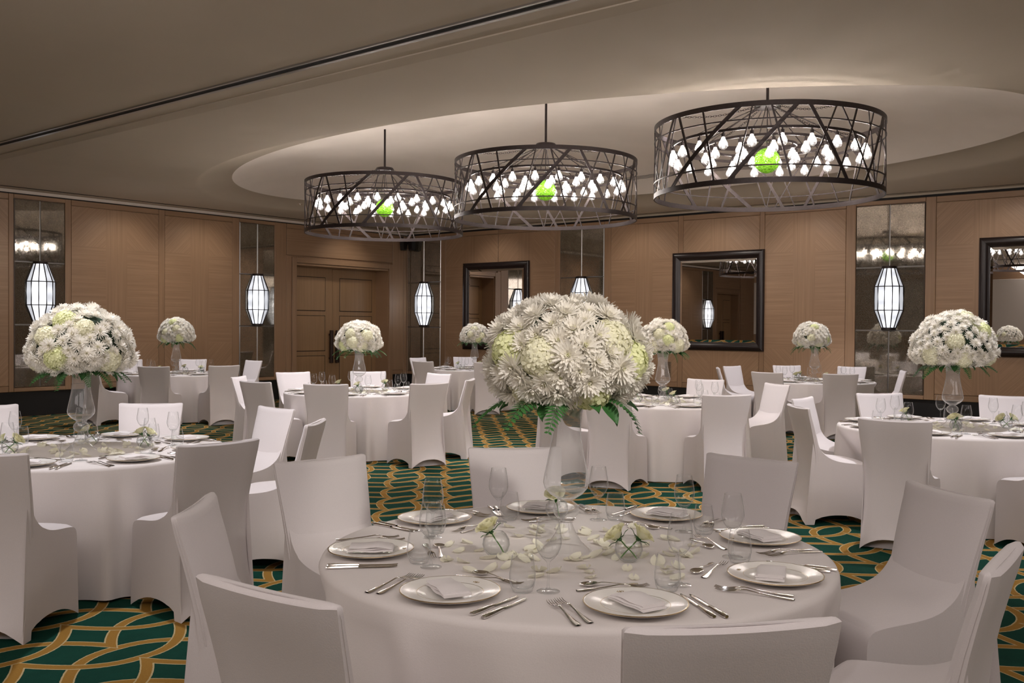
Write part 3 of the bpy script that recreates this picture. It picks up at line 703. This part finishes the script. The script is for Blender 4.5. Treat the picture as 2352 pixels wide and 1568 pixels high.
# ------------------------------------------------------------------ covered chairs
def lerp(a,b,t): return a+(b-a)*t
def interp(tab,z):
    for (z0,v0),(z1,v1) in zip(tab,tab[1:]):
        if z<=z1:
            t=(z-z0)/(z1-z0); t=t*t*(3-2*t) if False else t
            return lerp(v0,v1,t)
    return tab[-1][1]
def smooth_tab(tab,z):
    # catmull-like smoothing
    e=.05; return (interp(tab,max(tab[0][0],z-e))+2*interp(tab,z)+interp(tab,min(tab[-1][0],z+e)))/4
BY=[(0,.0),(.15,.045),(.30,.078),(.45,.09),(.60,.078),(.75,.045),(.925,.0)]      # outer face of the back
BWd=[(0,.225),(.2,.212),(.45,.213),(.7,.230),(.925,.247)]                        # half width
BT=[(0,.10),(.40,.10),(.55,.062),(.7,.055),(.925,.046)]                          # thickness
def chair_back():
    n=11; mb=MB(); P=[]
    lv=[0,.05,.10,.2,.3,.4,.5,.6,.7,.8,.87,.905,.925]
    def ringpts(z,ins=0,dz=0,sag=0):
        y0=smooth_tab(BY,z)+ins; hw=smooth_tab(BWd,z)-ins; th=smooth_tab(BT,z)-2*ins; r=min(.014,th*.3)
        pts=[]
        for i in range(n+1): # outer face left->right
            x=-hw+2*hw*i/n; u=i/n*2-1
            zz=z+dz
            if z<.12: 
                arch=.085*(1-abs(u)**2.6); zz=max(zz,arch*(1-z/.12)+z)
            zz-=sag*(1-u*u)
            yb=y0+ (r if i in (0,n) else 0) - .012*(1-u*u)*sin(pi*min(1,z/.925))*-1
            pts.append((x,yb,zz))
        for i in range(n+1):
            x=hw-2*hw*i/n; u=1-i/n*2; zz=z+dz-sag*(1-u*u)
            yb=y0+th-(r if i in (0,n) else 0)+.012*(1-u*u)*(1 if z>.5 else 0)
            pts.append((x,yb,zz))
        return pts
    for z in lv: P.append(ringpts(z,0,0,.010 if z>.86 else 0))
    P.append(ringpts(.925,.006,.006,.010)); P.append(ringpts(.925,.019,.009,.010))
    P=[r+[r[0]] for r in P]; mb.grid(P)
    L=len(P[-1]); base=len(mb.v)-L
    m=n+1
    for i in range(n): mb.f.append((base+i,base+i+1,base+2*m-2-i,base+2*m-1-i)); mb.fm.append(0)
    return mb
def chair_seat():
    mb=MB(); ctl=[(.085,.76),(.100,.70),(.122,.635),(.155,.582),(.202,.544),(.265,.518),(.34,.504),(.43,.495),(.495,.485),(.523,.469),(.536,.442),(.539,.39),(.537,.28),(.537,.16),(.541,.06),(.545,.0)]
    path=[]
    for k in range(len(ctl)-1):
        p0,p1,p2,p3=[Vector(ctl[max(0,min(len(ctl)-1,q))]) for q in (k-1,k,k+1,k+2)]
        for t in (0,.34,.67):
            path.append(tuple(.5*((2*p1)+(-p0+p2)*t+(2*p0-5*p1+4*p2-p3)*t*t+(-p0+3*p1-3*p2+p3)*t**3)))
    path.append(ctl[-1])
    n=12; P=[]; kt=0
    for k,(y,z) in enumerate(path):
        row=[]; top=y<.515
        if z>.40: kt=k
        for i in range(n+1):
            u=-1+2*i/n; hw=lerp(.224,.232,min(1,y/.5))
            if z<.3: hw=lerp(.238,.232,z/.3)
            if z>.54: hw=lerp(.224,.214,min(1,(z-.54)/.14))
            zz=z; yy=y
            if top: zz+=.010*(1-u**4)
            if z>.40 and abs(u)>.99: zz-=.009
            if y>.48 and z>.38: yy+=.012*(1-u*u)*min(1,(y-.48)/.03)
            if z<=.38: yy+= .012*(1-u*u)*(z/.38) - .014*(1-u*u)*(1-z/.38)
            if z<.10: zz=max(zz,.055*(1-abs(u)**2.4)*(1-z/.2))
            row.append((hw*u,yy,zz))
        P.append(row)
    mb.grid(P)
    for sg in (-1,1):
        top=[(P[k][n if sg>0 else 0]) for k in range(0,kt+1)]
        rows=[]
        for q in range(10):
            h=q/9; row=[]
            for j,(x,y,z) in enumerate(top):
                e_=(y-.085)/(top[-1][1]-.085)
                yy=lerp(y,lerp(.02,.545,e_),h)
                ed=max(0,min(1,(yy-.03)/.51)); uu=2*ed-1
                zb=.075*(1-abs(uu)**2.4)
                row.append((x+sg*(.006*h)-sg*.016*(1-uu*uu)*sin(pi*h*.55),yy,lerp(z,zb,h)))
            rows.append(row)
        mb.grid(rows if sg<0 else [r[::-1] for r in rows])
    return mb
me_b=chair_back().mesh('backrest_cover','chair_fabric',True,50); me_s=chair_seat().mesh('seat_cover','chair_fabric',True,60)
# seam piping along the back edges
sm=MB(); zz_=[.5,.6,.7,.8,.86,.90]
_pts=[(-(smooth_tab(BWd,z)+.001),smooth_tab(BY,z)+smooth_tab(BT,z)*.5,z) for z in zz_]+[(-.243,.022,.926),(-.12,.022,.928),(0,.022,.927),(.12,.022,.928),(.243,.022,.926)]+[((smooth_tab(BWd,z)+.001),smooth_tab(BY,z)+smooth_tab(BT,z)*.5,z) for z in zz_[::-1]]
sm.tube(_pts,.0022,4,up=Vector((0,1,0)))
me_p=sm.mesh('seam','chair_fabric')
CH0=None
def chair(x,y,facing,label,group):
    # facing = outward direction in degrees; local +Y points to the table
    global CH0
    rz=rad(facing)+pi/2
    # top corner centre is at local y=.02
    off=Vector((cos(rad(facing)),sin(rad(facing)),0))*.02
    if CH0 is None:
        t=thing('covered_chair',label,'chair',(x+off.x,y+off.y,0),rz,group)
        part('backrest_cover',me_b,t); part('seat_cover',me_s,t); part('seam',me_p,t); CH0=t; return t
    return dup(CH0,(x+off.x,y+off.y,0),rz,label,group)
used={}
for tk,x,y,fa in CHAIRS:
    dx,dy=x-TABLES[tk][0],y-TABLES[tk][1]; w_=dirword(math.degrees(math.atan2(dy,dx)))
    look='back to camera' if -150<fa<-30 else ('facing camera' if 30<fa<150 else 'seen sideways')
    lab='white covered chair at the %s side of %s, %s'%(w_,TD[tk],look)
    if lab in used: lab=lab.replace('white covered chair','white covered chair, second one,')
    used[lab]=1
    chair(x,y,fa,lab,'white covered chairs around '+TD[tk])

# ------------------------------------------------------------------ tableware prototypes
TZ=.7525
def make_plate():
    prof=[(.0001,.004),(.07,.004),(.082,.006),(.086,.0075),(.095,.0118),(.0975,.0125),(.102,.0136),(.125,.0172),(.146,.0206),(.150,.021),(.152,.019),(.150,.017),(.146,.0165),(.099,.0075),(.095,.006),(.078,.001),(.075,.0),(.0001,.0)]
    me=MB().lathe(prof,40).mesh('dinner_plate','porcelain',True,60)
    rim=MB().lathe([(.1500,.0214),(.1528,.0211),(.1526,.0186),(.1500,.0208)],40).mesh('gold_rim','gold_line')
    inn=MB().lathe([(.1000,.0131),(.1014,.0134),(.1014,.0137),(.1000,.0134)],40).mesh('inner_gold_line','gold_line')
    cr=MB()
    for a in range(8): 
        q=2*pi*a/8; cr.box(-.0012+.010*cos(q),.0012+.010*cos(q),-.001+.118+.006*sin(q),.001+.118+.006*sin(q),.0168,.0180)
    cr.lathe([(.0001,.0182),(.004,.0180),(.004,.0165)],8,Matrix.Translation((0,.118,0)))
    return me,rim,inn,cr.mesh('plate_crest','gold_line',False)
def napkin_mesh():
    mb=MB(); 
    for L,(dx,dy,h0,h1) in enumerate([(0,0,.0,.006),(.003,.002,.006,.011),(.001,-.002,.011,.017)]):
        P=[]; wx,wy=.078-.002*L,.042-.001*L
        for i in range(9):
            x=-wx+2*wx*i/8+dx; c_=.002*sin(i*1.1+L)+.004*(1-((i-4)/4)**2)*(L+1)/3
            row=[]
            for y,zf in ((-wy,0),(-wy-.003,.5),(-wy,1),(-.01,1.05),(wy,1),(wy+.003,.5),(wy,0),(-wy,0)): row.append((x,y+dy+.0015*sin(i+L*2),lerp(h0,h1,zf)+c_))
            P.append(row)
        b=len(mb.v); mb.grid(P); mb.f+= [tuple(b+j for j in range(7))[::-1],tuple(b+64+j for j in range(7))]; mb.fm+=[0,0]
    return mb.mesh('folded_napkin','napkin_linen',True,50)
def fork_mesh():
    mb=MB(); SC=1.16; h=[(-.105,.0085,.003),(-.09,.0095,.0035),(-.05,.006,.005),(-.01,.0035,.008),(.02,.0035,.012),(.035,.0075,.011),(.045,.0115,.008)]
    P=[]
    for y,w_,z in h: P.append([(-w_,y,z),(0,y,z+.0018),(w_,y,z),(0,y,z-.0018),(-w_,y,z)])
    mb.grid(P)
    for k in range(4):
        x=-.0098+k*.0065; Q=[]
        for y,z,w_ in ((.043,.008,.0018),(.065,.004,.0016),(.085,.004,.0014),(.10,.007,.0006)): Q.append([(x-w_,y,z),(x,y,z+.001),(x+w_,y,z),(x,y,z-.001),(x-w_,y,z)])
        mb.grid(Q)
    mb.v=[(x*SC,y*SC,z*SC) for x,y,z in mb.v]
    return mb.mesh('fork','silver',True,50)
def knife_mesh():
    mb=MB(); P=[]
    for y,w_,t_ in [(-.118,.0055,.004),(-.112,.009,.0055),(-.07,.0085,.006),(-.03,.0065,.005),(-.012,.006,.004)]:
        P.append([(w_*cos(a),y,.0055+t_*sin(a)) for a in [2*pi*i/8 for i in range(9)]])
    mb.grid(P); b=0; mb.f+=[tuple(range(8))[::-1]]; mb.fm+=[0]
    Q=[]
    for y,x0,x1 in [(-.012,-.005,.006),(.0,-.0075,.008),(.06,-.0075,.010),(.10,-.0075,.009),(.115,-.006,.003),(.118,-.0055,-.004)]:
        Q.append([(x0,y,.004),((x0+x1)/2,y,.0062),(x1,y,.0035),((x0+x1)/2,y,.0028),(x0,y,.004)])
    mb.grid(Q); return mb.mesh('knife','silver',True,40)
def spoon_mesh():
    mb=MB(); P=[]
    for y,w_,z in [(-.095,.0075,.003),(-.08,.009,.0035),(-.04,.005,.005),(0,.003,.010),(.025,.0032,.012),(.034,.005,.010)]: P.append([(-w_,y,z),(0,y,z+.0015),(w_,y,z),(0,y,z-.0015),(-w_,y,z)])
    mb.grid(P); Q=[]
    for k in range(9):
        s_=k/8; y=.032+.062*s_; w_=.0215*math.sqrt(max(0,1-(2*s_-1)**2))*(1.08-.2*s_)+.0004; dep=.009*sin(pi*s_)
        Q.append([(w_*u,y,.0115-dep*(1-u*u)-.002*s_) for u in (-1,-.6,-.2,.2,.6,1)]+[(w_*u,y,.0105-dep*(1-u*u)-.002*s_) for u in (1,.6,.2,-.2,-.6,-1)]+[(-w_,y,.0115-.002*s_)])
    mb.grid(Q); return mb.mesh('spoon','silver',True,50)
WG=[(.0001,.0025),(.015,.0025),(.033,.0012),(.036,0),(.036,.0018),(.030,.003),(.012,.0065),(.0045,.012),(.0034,.03),(.0034,.075),(.0042,.088),(.009,.094),(.020,.104),(.031,.119),(.038,.136),(.0405,.150),(.0395,.170),(.035,.198),(.0305,.224),(.0300,.2252),(.0290,.2252),(.0287,.2240)]
TU=[(.0001,.0),(.026,0),(.031,.003),(.037,.018),(.0405,.038),(.0405,.055),(.037,.085),(.0325,.112),(.0320,.1135),(.0308,.1135),(.0304,.112)]
PL=make_plate(); NP=napkin_mesh(); FK=fork_mesh(); KN=knife_mesh(); SP=spoon_mesh()
WGm=MB().lathe(WG,24).lathe([(.0001,.100),(.010,.1025),(.020,.109)],24).mesh('wine_glass','drinking_glass',True,60); TUm=MB().lathe(TU,24).lathe([(.0001,.012),(.024,.0125),(.033,.018),(.0375,.030)],24).mesh('tumbler','drinking_glass',True,60)
PL0=None
def put(name,me,M,lx,ly,rot,label,cat,group,dz=0.0):
    p=M@Vector((lx,ly,0)); rz=M.to_euler().z+rot
    return tag(mk(name,me,None,(p.x,p.y,TZ+dz),(0,0,rz)),label,cat,group)
def setting(tk,ang,rp=.735,seed=0):
    global PL0
    rnd=random.Random(hash((tk,round(ang)))%1000 if False else int(ang*7)+len(tk)*31+ord(tk[-1])); cx,cy=TABLES[tk]; a=rad(ang)
    # local frame at the plate: +Y towards the centre, +X to the diner's right
    M=Matrix.Translation((cx+rp*cos(a),cy+rp*sin(a),0))@Matrix.Rotation(a+pi/2,4,'Z')
    w_=dirword(ang); td=TD[tk]; at='at the %s place of %s'%(w_,td)
    g=lambda s: s+' on '+td
    p=M.translation; rz=a+pi/2+rnd.uniform(-.1,.1)
    lab='gold-lined white plate '+at
    if PL0 is None:
        t=thing('dinner_plate',lab,'plate',(p.x,p.y,TZ),rz,g('gold-lined dinner plates')); part('plate_body',PL[0],t); part('gold_rim',PL[1],t); part('inner_gold_line',PL[2],t); part('plate_crest',PL[3],t); PL0=t
    else: dup(PL0,(p.x,p.y,TZ),rz,lab,g('gold-lined dinner plates'))
    nr={('F',-124):-.55,('F',-80):1.95,('F',-32):.25,('F',-174):-1.57+3.1,('F',12):.2,('F',54):.1}.get((tk,int(ang)),rnd.uniform(-.4,.4))
    put('folded_napkin',NP,M,rnd.uniform(-.01,.01),rnd.uniform(-.012,.012),nr,'white folded napkin on the plate '+at,'napkin',g('folded napkins'),dz=.013)
    j=lambda s=.006: rnd.uniform(-s,s)
    put('fork',FK,M,-.222+j(),-.01+j(.015),.12+j(.05),'silver outer fork '+at,'fork',g('silver forks'))
    put('fork',FK,M,-.190+j(),0+j(.012),.12+j(.05),'silver inner fork '+at,'fork',g('silver forks'))
    put('knife',KN,M,.180+j(),-.012+j(.01),.03+j(.04),'silver inner knife '+at,'knife',g('silver knives'))
    put('knife',KN,M,.212+j(),-.018+j(.01),.05+j(.04),'silver outer knife '+at,'knife',g('silver knives'))
    put('spoon',SP,M,-.005+j(),.245+j(),1.52+j(.1),'silver dessert spoon above the plate '+at,'spoon',g('silver spoons'))
    put('fork',FK,M,.0+j(),.205+j(),-1.5+j(.1),'silver dessert fork above the plate '+at,'fork',g('silver forks'))
    put('tumbler',TUm,M,.155+j(),.165+j(),0,'clear stemless tumbler '+at,'glass',g('tumblers'))
    put('wine_glass',WGm,M,.212+j(),.215+j(),0,'clear stemmed wine glass '+at,'glass',g('wine glasses'))
for a in (-174.2,138.4,97.9,54.4,12.9,-32.2,-80,-124.4): setting('F',a)
for tk,a0 in (('TL',-88),('T2',-92),('TB',-88),('T3',-80),('T4',-77),('T5',-92),('T6',-82)):
    for k in range(8): setting(tk,(a0+45*k+180)%360-180)

# ------------------------------------------------------------------ tall vases
VP=[(.094,0),(.094,.003),(.080,.012),(.058,.032),(.040,.058),(.028,.085),(.020,.108),(.018,.112),(.030,.118),(.043,.130),(.048,.147),(.043,.164),(.030,.176),(.022,.181),(.034,.188),(.060,.205),(.078,.226),(.0835,.246),(.080,.275),(.070,.320),(.060,.370),(.053,.425),(.0535,.460),(.058,.500),(.066,.535),(.076,.565),(.084,.585)]
VM=MB().lathe(VP,40).mesh('glass_body','vase_glass',True,60)
WM=MB().lathe([(.0001,.188),(.032,.190),(.058,.207),(.071,.222),(.0001,.2225)],32).mesh('water','clear_glass',True,60)
V0=None
def vase(tk):
    global V0
    x,y=TABLES[tk]
    if tk=='F': x,y=.20,3.48
    lab='tall waisted glass vase holding the bouquet on '+TD[tk]
    if V0 is None:
        V0=thing('footed_glass_vase',lab,'vase',(x,y,TZ),0,'tall footed glass vases'); part('glass_body',VM,V0); part('water',WM,V0)
    else: dup(V0,(x,y,TZ),0,lab)
    return x,y
def petal(mb,L,W,base,elev,az,curl,cup=.25,rows=4,tipw=.0,r0=0.0):
    # strap petal rising from the centre
    P=[]; ca,sa=cos(az),sin(az)
    r=r0; z=base; e=elev
    for k in range(rows):
        t=k/(rows-1); wv=W*(.35+1.3*t-.9*t*t) if k<rows-1 else W*tipw
        wv=max(wv,.0004); row=[]
        for u in (-1,0,1):
            zz=z+cup*wv*abs(u); x=r; y=u*wv
            row.append((x*ca-y*sa,x*sa+y*ca,zz))
        P.append(row); r+=L/(rows-1)*cos(e); z+=L/(rows-1)*sin(e); e+=curl/(rows-1)
    mb.grid(P)
def mum_mesh(seed,open_=1.0):
    rnd=random.Random(seed); mb=MB()
    for n_,L,e,r0,b,curl in ((20,.058,.0,.004,-.006,.5),(19,.053,.28,.004,-.002,.5),(17,.045,.58,.003,.002,.45),(13,.034,.90,.002,.005,.3),(8,.022,1.2,.001,.006,.1)):
        for k in range(n_):
            petal(mb,L*rnd.uniform(.86,1.12),.0056*rnd.uniform(.85,1.15),b,e+rnd.uniform(-.16,.16),2*pi*(k+rnd.uniform(-.3,.3))/n_+L*9,curl+rnd.uniform(-.15,.25),.6,4,.42,r0)
    mb.mi=1
    for k in range(9):
        a=2.4*k; r=.0018*math.sqrt(k)*1.2; mb.tube([(r*cos(a),r*sin(a),.004),(r*1.3*cos(a),r*1.3*sin(a),.020)],.0016,4)
    return mb.mesh('chrysanthemum',['petal_white','petal_heart'],True,0)
def hyd_mesh(seed,mat):
    rnd=random.Random(seed); mb=MB(); n_=150; mb.lathe([(.063*sin(pi*k/8)+.0001,-.063*cos(pi*k/8)) for k in range(9)],12)
    for i in range(n_):
        zc=1-1.35*(i+.5)/n_; rr=math.sqrt(max(0,1-zc*zc)); a=2.39996*i
        d=Vector((rr*cos(a),rr*sin(a),zc)); R_=.070*rnd.uniform(.9,1.06)
        q=d.to_track_quat('Z','Y').to_matrix().to_4x4(); M=Matrix.Translation(d*R_)@q@Matrix.Rotation(rnd.uniform(0,6),4,'Z')@Matrix.Rotation(rnd.uniform(-.3,.3),4,'X')
        s_=.0142*rnd.uniform(.9,1.15)
        for k in range(4):
            A_=Matrix.Rotation(k*pi/2,4,'Z'); pts=[(0,0,0),(s_*.5,-s_*.42,.002),(s_*.95,-s_*.5,.004),(s_*1.28,-s_*.2,.003),(s_*1.28,s_*.22,.0035),(s_*.95,s_*.52,.005),(s_*.5,s_*.42,.002)]
            mb.add([tuple(M@(A_@Vector(p))) for p in pts],[(0,1,2,3,4,5,6)])
    return mb.mesh('hydrangea',mat,True,0)
MUMS=[mum_mesh(s) for s in (1,2,3)]
HYD=[hyd_mesh(5,'hydrangea_cream'),hyd_mesh(6,'hydrangea_lime')]
def fern_mesh(seed):
    rnd=random.Random(seed); mb=MB(); pts=[(.0,0,0)]; e=.25; x=z=0
    for k in range(12): x+=.019*cos(e); z+=.019*sin(e); e-=.085; pts.append((x,0,z))
    mb.tube(pts,.0014,4)
    for k in range(2,13):
        L=.050*(1-(k/13.5)**1.6)+.008; p=Vector(pts[k])
        for sg in (-1,1):
            d=Vector((.55,sg*1,-.15)).normalized(); s_=Vector((1,-sg*.3,0)).normalized()*.0085
            a=p+d*L*.12; rows=[]
            for j,(t,w_) in enumerate(((.1,.5),(.35,1),(.65,.85),(1,.05))):
                c_=p+d*L*t+Vector((0,0,-.1*L*t*t)); rows.append([tuple(c_-s_*w_),tuple(c_+Vector((0,0,.0012))),tuple(c_+s_*w_)])
            mb.grid(rows)
    return mb.mesh('fern_frond','leaf_green',True,0)
FERN=[fern_mesh(1),fern_mesh(2)]
mb=MB(); 
mb.grid([[( .0+.10*t,u*.030*sin(pi*min(1,t*1.02))**.8,.02*t-.05*t*t+.008*abs(u)) for u in (-1,-.5,0,.5,1)] for t in [k/7 for k in range(8)]])
BLEAF=mb.mesh('broad_leaf','leaf_green',True,0)
def bouquet(tk,x,y,rx,up,dn,zc,hyds,ferns,seed):
    rnd=random.Random(seed)
    t=thing('floral_arrangement','domed bouquet of white chrysanthemums and cream hydrangeas above '+TD[tk],'flowers',(x,y,zc),0,'domed white bouquets in tall vases')
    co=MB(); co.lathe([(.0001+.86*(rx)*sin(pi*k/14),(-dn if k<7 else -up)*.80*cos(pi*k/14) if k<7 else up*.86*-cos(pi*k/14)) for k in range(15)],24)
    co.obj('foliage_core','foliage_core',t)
    placed=[]
    def pos(d,j=0):
        ez=up if d.z>0 else dn
        return Vector((d.x*(rx+j),d.y*(rx+j),d.z*(ez+j)))
    def nrm(d):
        ez=up if d.z>0 else dn
        return Vector((d.x/rx,d.y/rx,d.z/ez)).normalized()
    for dx,dz,back,kind in hyds:
        yy=math.sqrt(max(0,1-dx*dx-dz*dz))*(1 if back else -1); d=Vector((dx,yy,dz)).normalized()
        p=pos(d,-.045); o=mk('hydrangea',HYD[kind],t,p,nrm(d).to_track_quat('Z','Y').to_euler(),rnd.uniform(.92,1.08)); placed.append((pos(d),.066))
        if kind: o['label']='lime tinted hydrangea head'
        else: o['label']='cream hydrangea head'
    n_=165 if tk=='F' else 200
    for i in range(n_):
        zc_=1-1.84*(i+.5)/n_; rr=math.sqrt(1-zc_*zc_); a=2.39996*i+seed
        d=Vector((rr*cos(a),rr*sin(a),zc_)); p=pos(d,0)
        if any((p-q).length<r_ for q,r_ in placed): continue
        p=pos(d,rnd.uniform(-.018,.012)); nn=(nrm(d)+Vector((rnd.uniform(-.32,.32),rnd.uniform(-.32,.32),rnd.uniform(-.3,.2)))).normalized()
        e=nn.to_track_quat('Z','Y').to_euler(); o=mk('chrysanthemum',MUMS[i%3],t,p,e,rnd.uniform(.78,1.12) if tk=='F' else rnd.uniform(.66,.98)); o.rotation_euler.rotate_axis('Z',rnd.uniform(0,6))
    for k in range(ferns):
        a=2*pi*(k+rnd.uniform(-.3,.3))/ferns+(-.62 if tk=='F' else seed)
        o=mk('fern_frond',FERN[k%2],t,(.14*cos(a),.14*sin(a),-dn*.75),(rnd.uniform(-.4,.4),rnd.uniform(.15,.5),a),rnd.uniform(.75,1.05))
    for k in range(10):
        a=2*pi*(k+rnd.uniform(-.3,.3))/10
        mk('broad_leaf',BLEAF,t,(.16*cos(a),.16*sin(a),-dn*.86),(rnd.uniform(-.5,.5),rnd.uniform(.0,.6),a),rnd.uniform(.7,1.1))
    st=MB()
    for k in range(9):
        a=2*pi*k/9; st.tube([(.10*cos(a),.10*sin(a),-dn*.8),(.035*cos(a+.5),.035*sin(a+.5),-dn-.04)],.003,4)
    st=st.mesh('stems','stem_green'); o=mk('stems',st,t); o['kind']='stuff'
BQ={'F':(.275,.235,.145,1.425,[(-.43,.17,0,0),(.60,.45,0,0),(.88,.10,0,1),(.32,-.72,0,1),(-.84,.28,0,1),(-.60,-.62,0,0),(.06,.93,1,0),(.3,.3,1,0),(-.5,-.2,1,0)]),
 'TL':(.31,.315,.105,1.355,[(-.1,.80,0,1),(.38,.62,0,0),(-.12,-.05,0,1),(-.9,-.35,0,0),(-.45,.45,0,0),(.85,-.3,0,0),(.4,.3,1,0),(-.4,.1,1,1)]),
 'T2':(.265,.265,.085,1.345,[(-.7,-.4,0,1),(-.3,.5,0,0),(.3,-.55,0,0),(.5,.4,0,0),(.0,.8,1,1),(-.2,.1,0,0)]),
 'TB':(.275,.30,.09,1.36,[(-.5,-.5,0,1),(0,.85,0,1),(.5,-.2,0,1),(.3,.5,0,0),(-.4,.3,0,0)]),
 'T3':(.265,.265,.085,1.345,[(-.3,.3,0,0),(.3,-.4,0,1),(.0,.7,0,0),(.6,.2,0,0)]),
 'T4':(.25,.26,.08,1.38,[(.1,.2,0,1),(.6,-.1,0,0),(-.3,.5,0,0),(-.6,-.3,0,0),(.2,.8,0,1)]),
 'T5':(.265,.28,.09,1.375,[(-.8,-.5,0,0),(.0,.8,0,1),(.7,.1,0,1),(.2,-.6,0,0),(-.3,.2,0,0)]),
 'T6':(.32,.335,.10,1.365,[(.55,.62,0,1),(-.35,.35,0,0),(-.1,-.5,0,0),(.8,-.4,0,0),(-.85,-.2,0,0),(.2,.95,0,0)])}
for i,tk in enumerate(TABLES):
    x,y=vase(tk); rx,up,dn,zc,hy=BQ[tk]
    if tk=='T5': x-=.05
    bouquet(tk,x,y,rx,up,dn,zc,hy,7 if tk in('F',) else 11,i+3)

# ------------------------------------------------------------------ roses in small bowls
def rose_parts():
    rnd=random.Random(4); mb=MB()
    layers=[(3,.010,.030,.10,.9),(4,.015,.031,.02,1.1),(5,.021,.031,-.22,1.2),(6,.026,.029,-.5,1.3)]
    for li,(n_,r,h,fl,wd) in enumerate(layers):
        for k in range(n_):
            a0=2*pi*k/n_+li*.7+rnd.uniform(-.15,.15); half=pi/n_*1.35; P=[]
            for i in range(6):
                t=i/5; row=[]
                for j in range(7):
                    u=j/6*2-1; hh=h*(t)*(1-.16*u*u*t)
                    rr=r*(.35+.65*math.sin(t*pi/2)) - fl*.022*t*t*t*(1) + .0012*abs(u)
                    aa=a0+half*u*(.5+.5*sin(t*pi*.62))
                    row.append((rr*cos(aa),rr*sin(aa),hh-.004*(t**4)*max(0,-fl)*3))
                P.append(row)
            mb.grid(P)
    bloom=mb.mesh('bloom','rose_cream',True,0)
    sp=MB()
    for k in range(5):
        a=2*pi*k/5; ca,sa=cos(a),sin(a); rows=[]
        for r,z,w_ in ((.002,-.004,.003),(.016,-.006,.0055),(.030,.001,.004),(.042,.002,.0006)): rows.append([(r*ca-u*w_*sa,r*sa+u*w_*ca,z+.0015*abs(u)) for u in (-1,0,1)])
        sp.grid(rows)
    sp.lathe([(.0001,-.014),(.005,-.012),(.008,-.004),(.010,.004)],10)
    stem=MB().tube([(0,0,-.01),(.001,0,-.04),(0,.002,-.075),(.002,0,-.100)],.0024,6)
    return bloom,sp.mesh('sepals','leaf_green',True,0),stem.mesh('stem','stem_green')
RB,RS,RST=rose_parts()
BWL=[(.0001,.0035),(.018,.0035),(.020,0),(.030,.006),(.043,.022),(.049,.042),(.046,.062),(.036,.078),(.026,.087),(.0245,.0875),(.034,.077),(.044,.061),(.047,.042),(.041,.023),(.028,.009),(.0001,.006)]
BWm=MB().lathe(BWL,28).mesh('glass_bowl','drinking_glass',True,60)
R0=None
def rose_bowl(tk,dx,dy,roses,desc):
    global R0
    cx,cy=TABLES[tk]; x,y=cx+dx,cy+dy
    tag(mk('rose_bowl',BWm,None,(x,y,TZ)),'small round glass rose bowl, %s, on %s'%(desc,TD[tk]),'vase','small round rose bowls')
    for i,(az,tilt) in enumerate(roses):
        # bloom leans out over the rim in direction az, stem end inside the bowl
        d=Vector((sin(tilt)*cos(rad(az)),sin(tilt)*sin(rad(az)),cos(tilt)))
        p=Vector((x,y,TZ+.012))+d*.095-Vector((cos(rad(az)),sin(rad(az)),0))*.026
        e=d.to_track_quat('Z','Y').to_euler()
        lab='cream rose %s in the %s bowl on %s'%(('leaning left','leaning right')[0 if cos(rad(az))<0 else 1],desc,TD[tk])
        if R0 is None:
            t=thing('rose',lab,'rose',p,0,'cream roses in bowls'); t.rotation_euler=e
            part('bloom',RB,t,scale=1.22); part('sepals',RS,t,scale=1.1); part('stem',RST,t); R0=t
        else: dup(R0,p,e,lab)
rose_bowl('F',-.285,-.105,[(200,.55)],'left')
rose_bowl('F',.175,-.17,[(185,.72),(-5,.72)],'right')
rose_bowl('F',-.04,.55,[(250,.5)],'far')
rose_bowl('TL',-.33,-.25,[(190,.8),(0,.75)],'near-left')
rose_bowl('TL',-.05,.28,[(200,.6)],'middle')
rose_bowl('TL',.37,.10,[(185,.5),(10,.6)],'right')
rose_bowl('T6',-.28,.25,[(160,.4)],'left')
rose_bowl('T6',-.10,-.28,[(190,.5),(20,.4)],'near')
rose_bowl('T6',.40,-.10,[(190,.8),(0,.8)],'right')
for tk,sp_ in (('T2',((-.25,.1),(.05,-.32),(.3,.2))),('T4',((-.28,-.1),(.1,-.25),(.1,.3))),('T5',((-.30,-.1),(-.12,.28),(.13,-.2))),('TB',((-.15,-.3),(.05,.3),(.45,-.1))),('T3',((.2,-.2),(-.3,.0),(.1,.3)))):
    for k,(dx,dy) in enumerate(sp_): rose_bowl(tk,dx,dy,[(200-40*k,.5)],('left','middle','right')[k] if dx!=sp_[0][0] or k==0 else 'middle')

# ------------------------------------------------------------------ loose rose petals
def petal_mesh(seed):
    rnd=random.Random(seed); mb=MB(); P=[]
    for i in range(6):
        t=i/5; w_=.017*math.sin(pi*(.12+.80*t))**.8*(1.0 if t<1 else .75); row=[]
        for j in range(5):
            u=j/4*2-1; row.append((u*w_*1.12,-.018+.040*t,.0015+.006*(u*u)*(.4+t)+.006*t*t+.002*sin(seed+3*u+4*t)))
        P.append(row)
    mb.grid(P); return mb.mesh('rose_petal','loose_petal',True,0)
PM=[petal_mesh(s) for s in (1,2,3)]
for tk,n_ in (('F',78),('TL',56),('T6',46),('T4',34),('T2',34),('T5',18),('TB',18),('T3',14)):
    rnd=random.Random(ord(tk[-1])*3+len(tk)); cx,cy=TABLES[tk]
    for i in range(n_):
        a=rnd.uniform(0,2*pi); r=rnd.uniform(.12,.50)
        if rnd.random()<.5: a=rnd.choice([-2.6,-1.3,-.5,.5,2.2])+rnd.gauss(0,.3)
        tag(mk('rose_petal',PM[i%3],None,(cx+r*cos(a),cy+r*sin(a),TZ),(rnd.uniform(-.12,.2),rnd.uniform(-.15,.15),rnd.uniform(0,6.28)),rnd.uniform(.9,1.45)),'loose cream rose petal strewn on '+TD[tk],'petal','cream rose petals strewn on '+TD[tk])
